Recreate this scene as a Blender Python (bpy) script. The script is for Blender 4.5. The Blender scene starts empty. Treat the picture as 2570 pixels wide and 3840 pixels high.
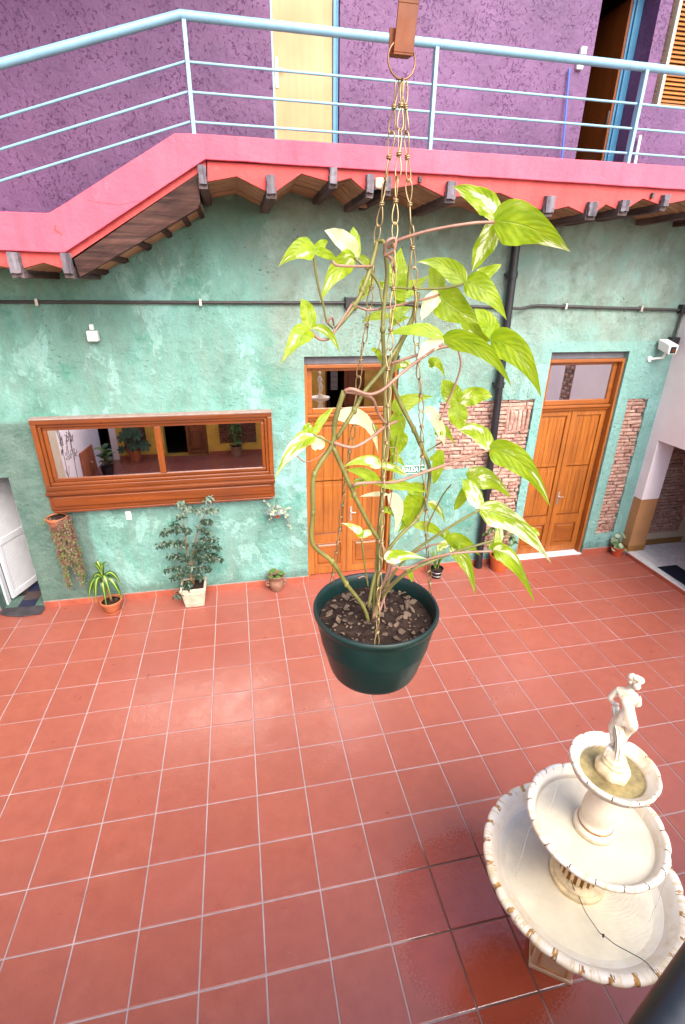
import bpy, bmesh, math, random
import numpy as np
from mathutils import Vector, Matrix, Quaternion, noise as mnoise

random.seed(7)
R = math.radians
SC = bpy.context.scene
COL = SC.collection
PI = math.pi

# ------------------------------------------------------------------ camera
CAM = Vector((0.40928, -4.96683, 3.16864))
FPX = 1857.866                      # focal length in pixels of the 2570 px wide photograph
def _rod(r):
    r = np.array(r, float); th = np.linalg.norm(r); k = r/th
    K = np.array([[0, -k[2], k[1]], [k[2], 0, -k[0]], [-k[1], k[0], 0]])
    return np.eye(3)+np.sin(th)*K+(1-np.cos(th))*K@K
RM = _rod((1.99026264, -0.193873230, 0.140910792))     # rows: camera right, down, forward
cam_d = bpy.data.cameras.new('camera')
cam = bpy.data.objects.new('camera', cam_d); COL.objects.link(cam)
cam_d.sensor_fit = 'HORIZONTAL'; cam_d.sensor_width = 36.0
cam_d.lens = 36.0*FPX/2570.0
cam_d.clip_start = 0.02; cam_d.clip_end = 400
M = Matrix(((RM[0][0], -RM[1][0], -RM[2][0], CAM.x),
            (RM[0][1], -RM[1][1], -RM[2][1], CAM.y),
            (RM[0][2], -RM[1][2], -RM[2][2], CAM.z), (0, 0, 0, 1)))
cam.matrix_world = M
SC.camera = cam

# ------------------------------------------------------------------ light
SUN_DIR = Vector((0.16, -0.70, 0.68)).normalized()     # towards the sun
W = bpy.data.worlds.new('World'); SC.world = W; W.use_nodes = True
wn = W.node_tree.nodes; wl = W.node_tree.links
sky = wn.new('ShaderNodeTexSky'); sky.sky_type = 'NISHITA'; sky.sun_disc = False
sky.sun_elevation = math.asin(SUN_DIR.z); sky.sun_rotation = math.atan2(SUN_DIR.x, SUN_DIR.y)
sky.dust_density = 2.5; sky.air_density = 1.0; sky.ozone_density = 1.0
bg = wn['Background']; bg.inputs['Strength'].default_value = 0.15
wl.new(sky.outputs['Color'], bg.inputs['Color'])
sl = bpy.data.lights.new('sun', 'SUN'); sl.energy = 1.5; sl.angle = R(50); sl.color = (1.0, 0.94, 0.86)
so = bpy.data.objects.new('sun', sl); COL.objects.link(so)
so.rotation_mode = 'QUATERNION'; so.rotation_quaternion = SUN_DIR.to_track_quat('Z', 'Y'); so.location = (4, -4, 9)
vs = SC.view_settings
vs.view_transform = 'Standard'; vs.look = 'None'; vs.gamma = 1.0; vs.use_curve_mapping = False
vs.exposure = 1.98

# ------------------------------------------------------------------ pixel helper (photo seen 1568 px wide)
DPX = 2570/1568
def ray(x, y):
    v = np.array([(x*DPX-1285)/FPX, (y*DPX-1920)/FPX, 1.0])@RM
    return Vector(v)
def at(x, y, Y):
    d = ray(x, y); return CAM+d*((Y-CAM.y)/d.y)
def at_z(x, y, z):
    d = ray(x, y); return CAM+d*((z-CAM.z)/d.z)

# ------------------------------------------------------------------ mesh builder
class MB:
    def __init__(s): s.bm = bmesh.new(); s.uv = None
    def quad(s, vs_, mi=0):
        f = s.bm.faces.new([s.bm.verts.new(v) for v in vs_]); f.material_index = mi; return f
    def box(s, x0, x1, y0, y1, z0, z1, mi=0):
        v = [s.bm.verts.new((x, y, z)) for x in (x0, x1) for y in (y0, y1) for z in (z0, z1)]
        for a in ((0, 1, 3, 2), (4, 6, 7, 5), (0, 4, 5, 1), (2, 3, 7, 6), (0, 2, 6, 4), (1, 5, 7, 3)):
            f = s.bm.faces.new([v[i] for i in a]); f.material_index = mi
        return s
    def prism(s, pts, a, b, axis='y', mi=0):
        def mk(p, t):
            return {'y': (p[0], t, p[1]), 'x': (t, p[0], p[1]), 'z': (p[0], p[1], t)}[axis]
        A = [s.bm.verts.new(mk(p, a)) for p in pts]; B = [s.bm.verts.new(mk(p, b)) for p in pts]
        n = len(pts)
        fs = [s.bm.faces.new(A), s.bm.faces.new(B[::-1])]
        for i in range(n):
            fs.append(s.bm.faces.new([A[i], B[i], B[(i+1) % n], A[(i+1) % n]]))
        for f in fs: f.material_index = mi
        return s
    def hexa(s, c, mi=0):                  # 8 corners: bottom 4 then top 4
        v = [s.bm.verts.new(p) for p in c]
        for a in ((0, 3, 2, 1), (4, 5, 6, 7), (0, 1, 5, 4), (1, 2, 6, 5), (2, 3, 7, 6), (3, 0, 4, 7)):
            f = s.bm.faces.new([v[i] for i in a]); f.material_index = mi
        return s
    def tube(s, pts, r, n=8, mi=0, closed=False):
        pts = [Vector(p) for p in pts]; m = len(pts)
        rs = r if isinstance(r, (list, tuple)) else [r]*m
        rings = []; nrm = None
        for i, p in enumerate(pts):
            if closed: t = pts[(i+1) % m]-pts[i-1]
            else: t = pts[min(i+1, m-1)]-pts[max(i-1, 0)]
            t.normalize()
            if nrm is None:
                nrm = t.orthogonal().normalized()
            else:
                nrm = (nrm-t*nrm.dot(t))
                nrm = nrm.normalized() if nrm.length > 1e-6 else t.orthogonal().normalized()
            b = t.cross(nrm)
            rings.append([s.bm.verts.new(p+(nrm*math.cos(a)+b*math.sin(a))*rs[i]) for a in [2*PI*k/n for k in range(n)]])
        seq = list(range(m if closed else m-1))
        for i in seq:
            A = rings[i]; B = rings[(i+1) % m]
            for k in range(n):
                f = s.bm.faces.new([A[k], A[(k+1) % n], B[(k+1) % n], B[k]]); f.material_index = mi
        if not closed:
            f = s.bm.faces.new(rings[0][::-1]); f.material_index = mi
            f = s.bm.faces.new(rings[-1]); f.material_index = mi
        return s
    def lathe(s, prof, cx, cy, n=32, mi=0, mod=None, mif=None):
        rings = []
        for (r, z) in prof:
            ring = []
            for k in range(n):
                a = 2*PI*k/n; rr, zz = (r, z) if mod is None else mod(r, z, a)
                ring.append(s.bm.verts.new((cx+rr*math.cos(a), cy+rr*math.sin(a), zz)))
            rings.append(ring)
        for i in range(len(prof)-1):
            for k in range(n):
                f = s.bm.faces.new([rings[i][k], rings[i][(k+1) % n], rings[i+1][(k+1) % n], rings[i+1][k]])
                f.material_index = mi if mif is None else mif(i, k)
        if prof[0][0] > 1e-4: s.bm.faces.new(rings[0][::-1]).material_index = mi
        if prof[-1][0] > 1e-4: s.bm.faces.new(rings[-1]).material_index = mi
        return s
    def ragged(s, amp=.003, cuts=3, sc=22):
        bmesh.ops.remove_doubles(s.bm, verts=s.bm.verts, dist=1e-5)
        bmesh.ops.subdivide_edges(s.bm, edges=s.bm.edges[:], cuts=cuts, use_grid_fill=True)
        for v in s.bm.verts:
            n = mnoise.noise_vector(v.co*sc)+.5*mnoise.noise_vector(v.co*sc*2.7); v.co = v.co+n*amp
        return s
    def build(s, name, mats, parent=None, smooth=False, bevel=0.0, seg=2, merge=False, auto=None):
        if merge: bmesh.ops.remove_doubles(s.bm, verts=s.bm.verts, dist=1e-5)
        bmesh.ops.recalc_face_normals(s.bm, faces=s.bm.faces)
        o = wloc(parent) if parent else Vector((0, 0, 0))
        if parent: bmesh.ops.translate(s.bm, verts=s.bm.verts, vec=-o)
        me = bpy.data.meshes.new(name); s.bm.to_mesh(me); s.bm.free()
        for m in (mats if isinstance(mats, (list, tuple)) else [mats]): me.materials.append(m)
        ob = bpy.data.objects.new(name, me); COL.objects.link(ob)
        if parent: ob.parent = parent
        if smooth:
            for p in me.polygons: p.use_smooth = True
            if auto: me.set_sharp_from_angle(angle=R(auto))
        if bevel:
            b = ob.modifiers.new('b', 'BEVEL'); b.width = bevel; b.segments = seg; b.limit_method = 'ANGLE'; b.angle_limit = R(35)
        return ob
def wloc(o):
    v = Vector((0, 0, 0))
    while o: v += o.location; o = o.parent
    return v
def tag(o, label=None, cat=None, group=None, kind=None):
    if label: o['label'] = label
    if cat: o['category'] = cat
    if group: o['group'] = group
    if kind: o['kind'] = kind
    return o
def thing(name, label, cat, loc=(0, 0, 0), group=None):
    o = bpy.data.objects.new(name, None); COL.objects.link(o); o.location = loc; o.empty_display_size = 0.1
    group = group or {'potted_plant': 'potted plants standing in the courtyard', 'hanging_pot': 'pots hung on the green wall', 'double_door': 'wooden double doors in the green wall', 'panelled_door': 'panelled door leaves on the far side'}.get(name)
    return tag(o, label, cat, group)
def inst(name, me, parent, loc, rot=(0, 0, 0), scl=(1, 1, 1), mat=None):
    o = bpy.data.objects.new(name, me); COL.objects.link(o)
    if parent: o.parent = parent; o.location = Vector(loc)-wloc(parent)
    else: o.location = loc
    if isinstance(rot, Quaternion): o.rotation_mode = 'QUATERNION'; o.rotation_quaternion = rot
    else: o.rotation_euler = rot
    o.scale = scl
    return o
def only_mesh(mb, name, mats, smooth=False):
    bmesh.ops.recalc_face_normals(mb.bm, faces=mb.bm.faces)
    me = bpy.data.meshes.new(name); mb.bm.to_mesh(me); mb.bm.free()
    for m in (mats if isinstance(mats, (list, tuple)) else [mats]): me.materials.append(m)
    if smooth:
        for p in me.polygons: p.use_smooth = True
    return me

# ------------------------------------------------------------------ materials
class NT:
    def __init__(s, name, rough=0.6, spec=0.4):
        s.m = bpy.data.materials.new(name); s.m.use_nodes = True
        s.t = s.m.node_tree; s.n = s.t.nodes; s.l = s.t.links
        s.b = s.n['Principled BSDF']; s.o = s.n['Material Output']
        s.b.inputs['Roughness'].default_value = rough
        s.b.inputs['Specular IOR Level'].default_value = spec
        s._tc = None
    def node(s, t, **k):
        n = s.n.new(t)
        for a, v in k.items(): setattr(n, a, v)
        return n
    def coord(s, out='Object', scale=(1, 1, 1), rot=(0, 0, 0), loc=(0, 0, 0)):
        if s._tc is None: s._tc = s.node('ShaderNodeTexCoord')
        src = s._tc.outputs[out]
        if out == 'Object' and False: pass
        mp = s.node('ShaderNodeMapping'); mp.inputs['Scale'].default_value = scale
        mp.inputs['Rotation'].default_value = rot; mp.inputs['Location'].default_value = loc
        s.l.new(src, mp.inputs['Vector']); return mp.outputs['Vector']
    def world(s, scale=(1, 1, 1), loc=(0, 0, 0)):
        g = s.node('ShaderNodeNewGeometry'); mp = s.node('ShaderNodeMapping'); mp.inputs['Scale'].default_value = scale
        mp.inputs['Location'].default_value = loc
        s.l.new(g.outputs['Position'], mp.inputs['Vector']); return mp.outputs['Vector']
    def noise(s, vec, scale=5, detail=4, rough=0.5, dist=0.0):
        n = s.node('ShaderNodeTexNoise'); s.l.new(vec, n.inputs['Vector'])
        n.inputs['Scale'].default_value = scale; n.inputs['Detail'].default_value = detail
        n.inputs['Roughness'].default_value = rough; n.inputs['Distortion'].default_value = dist
        return n.outputs['Fac']
    def vor(s, vec, scale=5, feature='F1', out='Distance'):
        n = s.node('ShaderNodeTexVoronoi'); n.feature = feature; s.l.new(vec, n.inputs['Vector']); n.inputs['Scale'].default_value = scale
        return n.outputs[out]
    def ramp(s, fac, stops):
        r = s.node('ShaderNodeValToRGB'); e = r.color_ramp.elements
        while len(e) < len(stops): e.new(0.5)
        for i, (p, c) in enumerate(stops):
            e[i].position = p
            e[i].color = (c, c, c, 1) if not isinstance(c, (tuple, list)) else (*c, 1)
        s.l.new(fac, r.inputs['Fac']); return r.outputs['Color']
    def mix(s, fac, a, b, mode='MIX'):
        m = s.node('ShaderNodeMix', data_type='RGBA', blend_type=mode)
        for sock, v in ((m.inputs[0], fac), (m.inputs[6], a), (m.inputs[7], b)):
            if hasattr(v, 'is_linked') or hasattr(v, 'links'): s.l.new(v, sock)
            elif isinstance(v, (int, float)): sock.default_value = v if sock.type == 'VALUE' else (v, v, v, 1)
            else: sock.default_value = (*v, 1)
        return m.outputs[2]
    def math(s, op, a, b=0.0, clamp=False):
        m = s.node('ShaderNodeMath', operation=op); m.use_clamp = clamp
        for sock, v in ((m.inputs[0], a), (m.inputs[1], b)):
            if isinstance(v, (int, float)): sock.default_value = v
            else: s.l.new(v, sock)
        return m.outputs[0]
    def rnd(s):
        return s.node('ShaderNodeObjectInfo').outputs['Random']
    def sep(s, vec):
        n = s.node('ShaderNodeSeparateXYZ'); s.l.new(vec, n.inputs[0]); return n.outputs
    def col(s, c):
        if isinstance(c, (tuple, list)): s.b.inputs['Base Color'].default_value = (*c, 1)
        else: s.l.new(c, s.b.inputs['Base Color'])
        return s
    def rough(s, v): s.l.new(v, s.b.inputs['Roughness']); return s
    def bump(s, h, strength=0.3, dist=0.01):
        b = s.node('ShaderNodeBump'); b.inputs['Strength'].default_value = strength; b.inputs['Distance'].default_value = dist
        s.l.new(h, b.inputs['Height']); s.l.new(b.outputs['Normal'], s.b.inputs['Normal']); return s

def simple(name, c, rough=0.6, spec=0.4, var=0.15, scale=8, bump=0.0, bscale=40, metal=0.0, rv=0.0, wd=False):
    k = NT(name, rough, spec); v = k.world() if wd else k.coord()
    f = k.noise(v, scale, 5, 0.6)
    d = tuple(x*(1-var) for x in c); e = tuple(min(1, x*(1+var)) for x in c)
    cc = k.ramp(f, [(0.3, d), (0.7, e)])
    if rv:
        cc = k.mix(k.math('MULTIPLY', k.rnd(), 1.0), cc, k.mix(0.5, cc, (rv, rv, rv), 'MULTIPLY'))
    k.col(cc)
    k.rough(k.ramp(k.noise(v, scale*2.3, 3), [(0.2, max(0, rough-0.08)), (0.8, min(1, rough+0.08))]))
    if bump: k.bump(k.noise(v, bscale, 4, 0.6), bump, 0.005)
    k.b.inputs['Metallic'].default_value = metal
    return k.m

# green limewashed plaster
def green_plaster():
    k = NT('green_plaster', 0.72, 0.3); v = k.coord()
    big = k.noise(v, 0.85, 5, 0.55, 0.3); mid = k.noise(k.coord(scale=(1, 1, 0.75)), 2.6, 9, 0.68, 0.25); st = k.noise(k.coord(scale=(4, 4, 0.45)), 2.4, 8, 0.68, 0.2)
    c = k.ramp(mid, [(0.33, (0.086, 0.204, 0.163)), (0.45, (0.135, 0.300, 0.251)), (0.55, (0.171, 0.370, 0.326)), (0.68, (0.243, 0.461, 0.418))])
    c = k.mix(k.ramp(big, [(0.42, 0.0), (0.60, 0.60)]), c, (0.149, 0.261, 0.216))
    c = k.mix(k.ramp(st, [(0.50, 0.0), (0.68, 0.55)]), c, (0.203, 0.274, 0.233))
    sc = k.noise(k.coord(loc=(3, 1, 7), scale=(1, 1, 0.6)), 3.4, 9, 0.72, 0.4)
    c = k.mix(k.ramp(sc, [(0.54, 0.0), (0.595, 0.55), (0.67, 0.18)]), c, (0.306, 0.531, 0.488))
    gr = k.noise(k.coord(loc=(9, 2, 5)), 1.9, 9, 0.7, 0.2)
    c = k.mix(k.ramp(gr, [(0.56, 0.0), (0.62, 0.55)]), c, (0.050, 0.239, 0.176))
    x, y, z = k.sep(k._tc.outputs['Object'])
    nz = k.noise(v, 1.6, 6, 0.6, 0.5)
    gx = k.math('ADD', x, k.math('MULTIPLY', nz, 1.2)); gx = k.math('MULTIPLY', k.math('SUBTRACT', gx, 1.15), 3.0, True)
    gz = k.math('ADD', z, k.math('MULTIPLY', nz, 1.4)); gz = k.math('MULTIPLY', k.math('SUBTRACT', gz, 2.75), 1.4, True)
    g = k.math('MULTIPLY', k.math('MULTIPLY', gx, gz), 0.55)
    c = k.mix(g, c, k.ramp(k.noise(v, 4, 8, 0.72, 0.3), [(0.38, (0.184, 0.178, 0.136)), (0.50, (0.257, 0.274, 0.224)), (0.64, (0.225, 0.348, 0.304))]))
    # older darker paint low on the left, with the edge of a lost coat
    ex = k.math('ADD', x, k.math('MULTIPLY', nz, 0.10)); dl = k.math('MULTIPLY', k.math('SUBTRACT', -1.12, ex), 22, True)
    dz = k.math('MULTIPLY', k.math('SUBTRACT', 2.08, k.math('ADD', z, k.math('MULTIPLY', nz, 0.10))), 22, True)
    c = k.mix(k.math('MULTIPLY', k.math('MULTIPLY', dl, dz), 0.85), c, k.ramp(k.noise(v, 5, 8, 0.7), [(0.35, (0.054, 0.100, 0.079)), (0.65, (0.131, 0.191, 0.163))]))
    # smooth rendered borders round the openings on the right are fresher and plainer
    bx = k.math('MULTIPLY', k.math('SUBTRACT', x, 3.60), 40, True); bz = k.math('MULTIPLY', k.math('SUBTRACT', 2.68, z), 40, True)
    c = k.mix(k.math('MULTIPLY', k.math('MULTIPLY', bx, bz), 0.55), c, (0.194, 0.383, 0.352))
    # damp and splash dirt with an uneven upper edge at the wall foot
    ft_ = k.math('MULTIPLY', k.math('SUBTRACT', k.math('MULTIPLY', k.noise(k.coord(loc=(1, 1, 1)), 3, 6, 0.65), 0.42), z), 9, True)
    c = k.mix(k.math('MULTIPLY', ft_, 0.55), c, (0.077, 0.131, 0.106))
    po = k.noise(k.coord(loc=(2, 8, 3), scale=(1, 1, 1.8)), 26, 4, 0.6, 0.3)
    pk = k.ramp(k.math('ADD', po, k.math('MULTIPLY', k.math('SUBTRACT', k.noise(v, 2.2, 3), 0.5), 0.5)), [(0.26, 0.0), (0.33, 1.0)])
    c = k.mix(pk, (0.07, 0.13, 0.10), c)
    k.col(c)
    h = k.math('ADD', k.math('MULTIPLY', k.noise(v, 7, 10, 0.72, 0.15), 1.6), k.math('MULTIPLY', mid, 1.2))
    h = k.math('ADD', h, k.math('MULTIPLY', pk, 0.35))
    k.bump(h, 0.8, 0.03); return k.m

def purple_plaster():
    k = NT('purple_plaster', 0.6, 0.4); v = k.coord()
    c = k.ramp(k.noise(v, 1.1, 8, 0.66), [(0.34, (0.072, 0.025, 0.080)), (0.5, (0.108, 0.040, 0.110)), (0.66, (0.142, 0.058, 0.142))])
    pit = k.noise(k.coord(scale=(1.0, 1.0, 0.75), rot=(0, R(35), 0)), 42, 3, 0.55, 0.8)
    zone = k.noise(k.coord(loc=(4, 4, 4)), 3.0, 3, 0.5)
    pm = k.ramp(k.math('ADD', pit, k.math('MULTIPLY', k.math('SUBTRACT', zone, 0.5), 0.35)), [(0.33, 0.0), (0.40, 1.0)])
    c = k.mix(pm, (0.083, 0.028, 0.088), c)
    c = k.mix(k.ramp(k.noise(v, 34, 4), [(0.6, 0), (0.75, 0.3)]), c, (0.185, 0.085, 0.180))
    k.col(c)
    h = k.math('ADD', pm, k.math('MULTIPLY', k.noise(v, 9, 6, 0.6, 0.5), 1.6))
    k.bump(h, 0.6, 0.014); return k.m

def tile_mat():
    k = NT('terracotta_tile', 0.4, 0.62); w = k.world()
    n1 = k.noise(w, 9, 8, 0.7, 0.1); n2 = k.noise(w, 1.1, 4)
    c = k.ramp(n1, [(0.30, (0.280, 0.075, 0.049)), (0.5, (0.322, 0.088, 0.056)), (0.70, (0.362, 0.105, 0.069))])
    c = k.mix(k.ramp(n2, [(0.45, 0.0), (0.7, 0.22)]), c, (0.285, 0.082, 0.078))
    rn = k.rnd()
    c = k.mix(k.ramp(rn, [(0.0, 0.35), (0.4, 0.0)]), c, (0.275, 0.074, 0.055))
    c = k.mix(k.ramp(rn, [(0.6, 0.0), (1.0, 0.30)]), c, (0.355, 0.105, 0.078))
    c = k.mix(k.ramp(k.noise(w, 130, 3, 0.6), [(0.45, 0), (0.75, 0.30)]), c, (0.23, 0.065, 0.052))
    c = k.mix(k.ramp(k.noise(k.world(scale=(1, 1, 1), loc=(4, 4, 0)), 0.55, 4, 0.6), [(0.42, 0), (0.62, 0.30)]), c, (0.25, 0.068, 0.055))
    c = k.mix(k.ramp(k.noise(w, 75, 2), [(0.75, 0), (0.765, 0.4)]), c, (0.46, 0.28, 0.24))
    # puddle and splashes left of the fountain
    x, y, z = k.sep(w)
    dx = k.math('SUBTRACT', x, 1.50); dy = k.math('SUBTRACT', y, -3.60)
    d = k.math('SQRT', k.math('ADD', k.math('MULTIPLY', dx, dx), k.math('MULTIPLY', dy, dy)))
    d = k.math('ADD', d, k.math('MULTIPLY', k.math('SUBTRACT', k.noise(w, 3.0, 3), 0.5), 0.22))
    d = k.math('ADD', d, k.math('MULTIPLY', k.math('SUBTRACT', k.noise(w, 85, 3, 0.7), 0.5), 0.42))
    wet = k.math('MULTIPLY', k.math('SUBTRACT', 0.475, d), 22, True)
    c = k.mix(wet, c, k.mix(0.85, c, (1.0, 0.66, 0.45), 'MULTIPLY'))
    k.col(c)
    r = k.ramp(k.noise(w, 5, 5), [(0.3, 0.27), (0.7, 0.42)])
    k.rough(k.mix(wet, r, k.ramp(k.noise(w, 26, 3), [(0.45, 0.05), (0.6, 0.16)])))
    k.bump(k.math('ADD', k.noise(w, 18, 6, 0.6, 0.8), k.math('MULTIPLY', k.noise(w, 70, 3), 0.25)), 0.28, 0.008)
    return k.m
def grout_mat():
    k = NT('grout', 0.85, 0.2); w = k.world()
    c = k.ramp(k.noise(w, 5, 6, 0.6), [(0.3, (0.30, 0.24, 0.24)), (0.7, (0.47, 0.385, 0.385))])
    x, y, z = k.sep(w); dx = k.math('SUBTRACT', x, 1.50); dy = k.math('SUBTRACT', y, -3.60)
    d = k.math('SQRT', k.math('ADD', k.math('MULTIPLY', dx, dx), k.math('MULTIPLY', dy, dy)))
    d = k.math('ADD', d, k.math('MULTIPLY', k.math('SUBTRACT', k.noise(w, 3, 3), 0.5), 0.25))
    wet = k.math('MULTIPLY', k.math('SUBTRACT', 0.47, d), 9, True)
    c = k.mix(k.ramp(k.noise(w, 2.0, 5, 0.6), [(0.5, 0), (0.75, 0.45)]), c, (0.28, 0.215, 0.21))
    k.col(k.mix(wet, c, (0.13, 0.085, 0.078))); k.bump(k.noise(w, 90, 3), 0.3, 0.003); return k.m

def wood(name, c0, c1, axis='z', rough=0.34, spec=0.5, knots=0.5, bump=0.15, sc=1.0):
    k = NT(name, rough, spec)
    s = {'z': (22, 22, 1.3), 'x': (1.3, 22, 22), 'y': (22, 1.3, 22)}[axis]
    s = tuple(a*sc for a in s)
    v = k.coord(scale=s); f = k.noise(v, 1.0, 6, 0.6, 0.8); g = k.noise(k.coord(), 2.5, 4)
    c = k.ramp(f, [(0.28, c0), (0.72, c1)])
    c = k.mix(k.ramp(g, [(0.42, 0), (0.72, 0.45)]), c, tuple(x*0.55 for x in c0))
    r = k.mix(k.math('MULTIPLY', k.rnd(), 0.30), c, tuple(x*0.6 for x in c0))
    k.col(r); k.bump(f, bump, 0.004)
    k.rough(k.ramp(g, [(0.3, rough-0.06), (0.7, rough+0.12)])); return k.m

def leafmat(name, white, hue=0):
    k = NT(name, 0.33, 0.45)
    uv = k.node('ShaderNodeTexCoord').outputs['UV']
    mp = k.node('ShaderNodeMapping'); k.l.new(uv, mp.inputs['Vector'])
    u, v_, _ = k.sep(mp.outputs['Vector'])
    au = k.math('ABSOLUTE', k.math('SUBTRACT', u, k.math('ROUND', k.math('DIVIDE', u, 4.0)) if False else 0.0))
    # streaks that follow the side veins
    sv = k.node('ShaderNodeCombineXYZ'); k.l.new(k.math('MULTIPLY', u, 1.6), sv.inputs[0])
    k.l.new(k.math('SUBTRACT', k.math('MULTIPLY', v_, 4.2), k.math('MULTIPLY', au, 1.5)), sv.inputs[1])
    oi = k.rnd(); k.l.new(k.math('MULTIPLY', oi, 50), sv.inputs[2])
    n1 = k.noise(sv.outputs[0], 1.1, 6, 0.66, 0.3)
    sv2 = k.node('ShaderNodeCombineXYZ'); k.l.new(k.math('MULTIPLY', u, 0.8), sv2.inputs[0]); k.l.new(k.math('MULTIPLY', v_, 1.3), sv2.inputs[1])
    k.l.new(k.math('MULTIPLY', oi, 90), sv2.inputs[2])
    n2 = k.noise(sv2.outputs[0], 1.3, 1)
    f = k.math('ADD', k.math('MULTIPLY', n1, 0.5), k.math('MULTIPLY', n2, 0.5))
    g = k.ramp(k.noise(sv2.outputs[0], 3, 4), [(0.3, (0.20, 0.33, 0.008)), (0.7, (0.36, 0.48, 0.016))])
    t = 0.68-white*0.36
    w = k.ramp(f, [(max(0.0, t-0.02), 0.0), (min(1.0, t+0.02), 1.0)])
    half = k.ramp(f, [(max(0.0, t-0.11), 0.0), (max(0.01, t-0.01), 0.6)])
    sp_ = k.ramp(k.noise(sv.outputs[0], 5.5, 3, 0.7), [(0.56, 0), (0.64, 0.55)])
    c = k.mix(sp_, g, (0.37, 0.46, 0.055)); c = k.mix(half, c, (0.34, 0.45, 0.06)); c = k.mix(w, c, (0.78, 0.80, 0.56))
    vein = k.math('SUBTRACT', 1.0, k.math('MULTIPLY', au, 20), True)
    c = k.mix(k.math('MULTIPLY', vein, 0.45), c, (0.34, 0.44, 0.10))
    br = k.ramp(k.noise(sv2.outputs[0], 6, 4), [(0.70, 0), (0.75, 0.65)])
    c = k.mix(br, c, (0.30, 0.17, 0.06))
    k.col(c)
    wv = k.node('ShaderNodeTexWave'); wv.wave_type = 'BANDS'; wv.bands_direction = 'Y'
    k.l.new(sv.outputs[0], wv.inputs['Vector']); wv.inputs['Scale'].default_value = 0.5; wv.inputs['Distortion'].default_value = 1.5
    k.bump(k.math('ADD', k.math('ADD', k.math('MULTIPLY', wv.outputs['Fac'], 0.5), k.noise(sv.outputs[0], 3, 3)), k.math('MULTIPLY', vein, -1.5)), 0.3, 0.003)
    tr = k.node('ShaderNodeBsdfTranslucent'); k.l.new(k.mix(1.0, c, (1.35, 1.25, 0.7), 'MULTIPLY'), tr.inputs['Color'])
    ms = k.node('ShaderNodeMixShader'); ms.inputs[0].default_value = 0.55
    k.l.new(k.b.outputs[0], ms.inputs[1]); k.l.new(tr.outputs[0], ms.inputs[2]); k.l.new(ms.outputs[0], k.o.inputs['Surface'])
    return k.m
def smallleaf(name, c0, c1, rough=0.4, rnd=0.5, trans=0.25):
    k = NT(name, rough, 0.4); v = k.coord()
    c = k.ramp(k.noise(v, 14, 3), [(0.3, c0), (0.7, c1)])
    k.col(c); tr = k.node('ShaderNodeBsdfTranslucent'); k.l.new(c, tr.inputs['Color'])
    ms = k.node('ShaderNodeMixShader'); ms.inputs[0].default_value = trans
    k.l.new(k.b.outputs[0], ms.inputs[1]); k.l.new(tr.outputs[0], ms.inputs[2]); k.l.new(ms.outputs[0], k.o.inputs['Surface'])
    return k.m

def brick_mat():
    k = NT('old_brick', 0.9, 0.2); v = k.world(); r = k.rnd()
    c = k.ramp(r, [(0.0, (0.20, 0.095, 0.070)), (0.35, (0.285, 0.140, 0.105)), (0.7, (0.335, 0.170, 0.125)), (1.0, (0.39, 0.235, 0.18))])
    c = k.mix(k.ramp(k.noise(v, 28, 5, 0.7), [(0.42, 0), (0.62, 0.7)]), c, (0.50, 0.36, 0.29))
    c = k.mix(k.ramp(k.noise(v, 11, 4), [(0.6, 0), (0.75, 0.6)]), c, (0.12, 0.06, 0.05))
    k.col(c); k.bump(k.noise(v, 45, 6, 0.7), 0.8, 0.008); return k.m
def stone_white(name, dirt=1.0):
    k = NT(name, 0.5, 0.4); v = k.coord()
    c = k.ramp(k.noise(v, 3.2, 7, 0.65), [(0.35, (0.68, 0.58, 0.43)), (0.6, (0.80, 0.745, 0.65))])
    g = k.node('ShaderNodeNewGeometry').outputs['Pointiness']
    c = k.mix(k.math('MULTIPLY', k.ramp(g, [(0.43, 1.0), (0.492, 0.0)]), 0.75*dirt, True), c, (0.30, 0.165, 0.055))
    c = k.mix(k.ramp(k.noise(v, 9, 6, 0.7), [(0.54, 0), (0.68, 0.65*dirt)]), c, (0.58, 0.41, 0.19))
    if dirt > 1: c = k.mix(k.ramp(k.noise(k.coord(scale=(55, 55, 14)), 1.0, 5, 0.65, 0.5), [(0.50, 0), (0.66, 0.75)]), c, (0.48, 0.29, 0.12))
    k.col(c); k.bump(k.noise(v, 35, 5, 0.6), 0.25, 0.004); return k.m
def water_mat(ripple=0.3, tint=(0.97, 0.97, 0.955)):
    k = NT('water'); n = k.n; v = k.coord()
    gl = n.new('ShaderNodeBsdfGlossy'); gl.inputs['Roughness'].default_value = 0.03
    tp = n.new('ShaderNodeBsdfTransparent'); tp.inputs['Color'].default_value = (*tint, 1)
    fr = n.new('ShaderNodeFresnel'); fr.inputs['IOR'].default_value = 1.33
    wv = n.new('ShaderNodeTexWave'); wv.wave_type = 'RINGS'; wv.rings_direction = 'Z'; k.l.new(k.coord(loc=(-0.10, 0.02, 0)), wv.inputs['Vector'])
    wv.inputs['Scale'].default_value = 22; wv.inputs['Distortion'].default_value = 5; wv.inputs['Detail'].default_value = 2
    b = n.new('ShaderNodeBump'); b.inputs['Strength'].default_value = ripple; b.inputs['Distance'].default_value = 0.004
    k.l.new(k.math('ADD', wv.outputs['Fac'], k.noise(v, 25, 3)), b.inputs['Height'])
    for q in (gl, fr): k.l.new(b.outputs[0], q.inputs['Normal'])
    ms = n.new('ShaderNodeMixShader'); k.l.new(fr.outputs[0], ms.inputs[0]); k.l.new(tp.outputs[0], ms.inputs[1]); k.l.new(gl.outputs[0], ms.inputs[2])
    k.l.new(ms.outputs[0], k.o.inputs['Surface']); return k.m
def mirror_mat(name, c):
    k = NT(name, 0.015, 0.5); k.b.inputs['Metallic'].default_value = 1.0; k.col(c); return k.m
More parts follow.
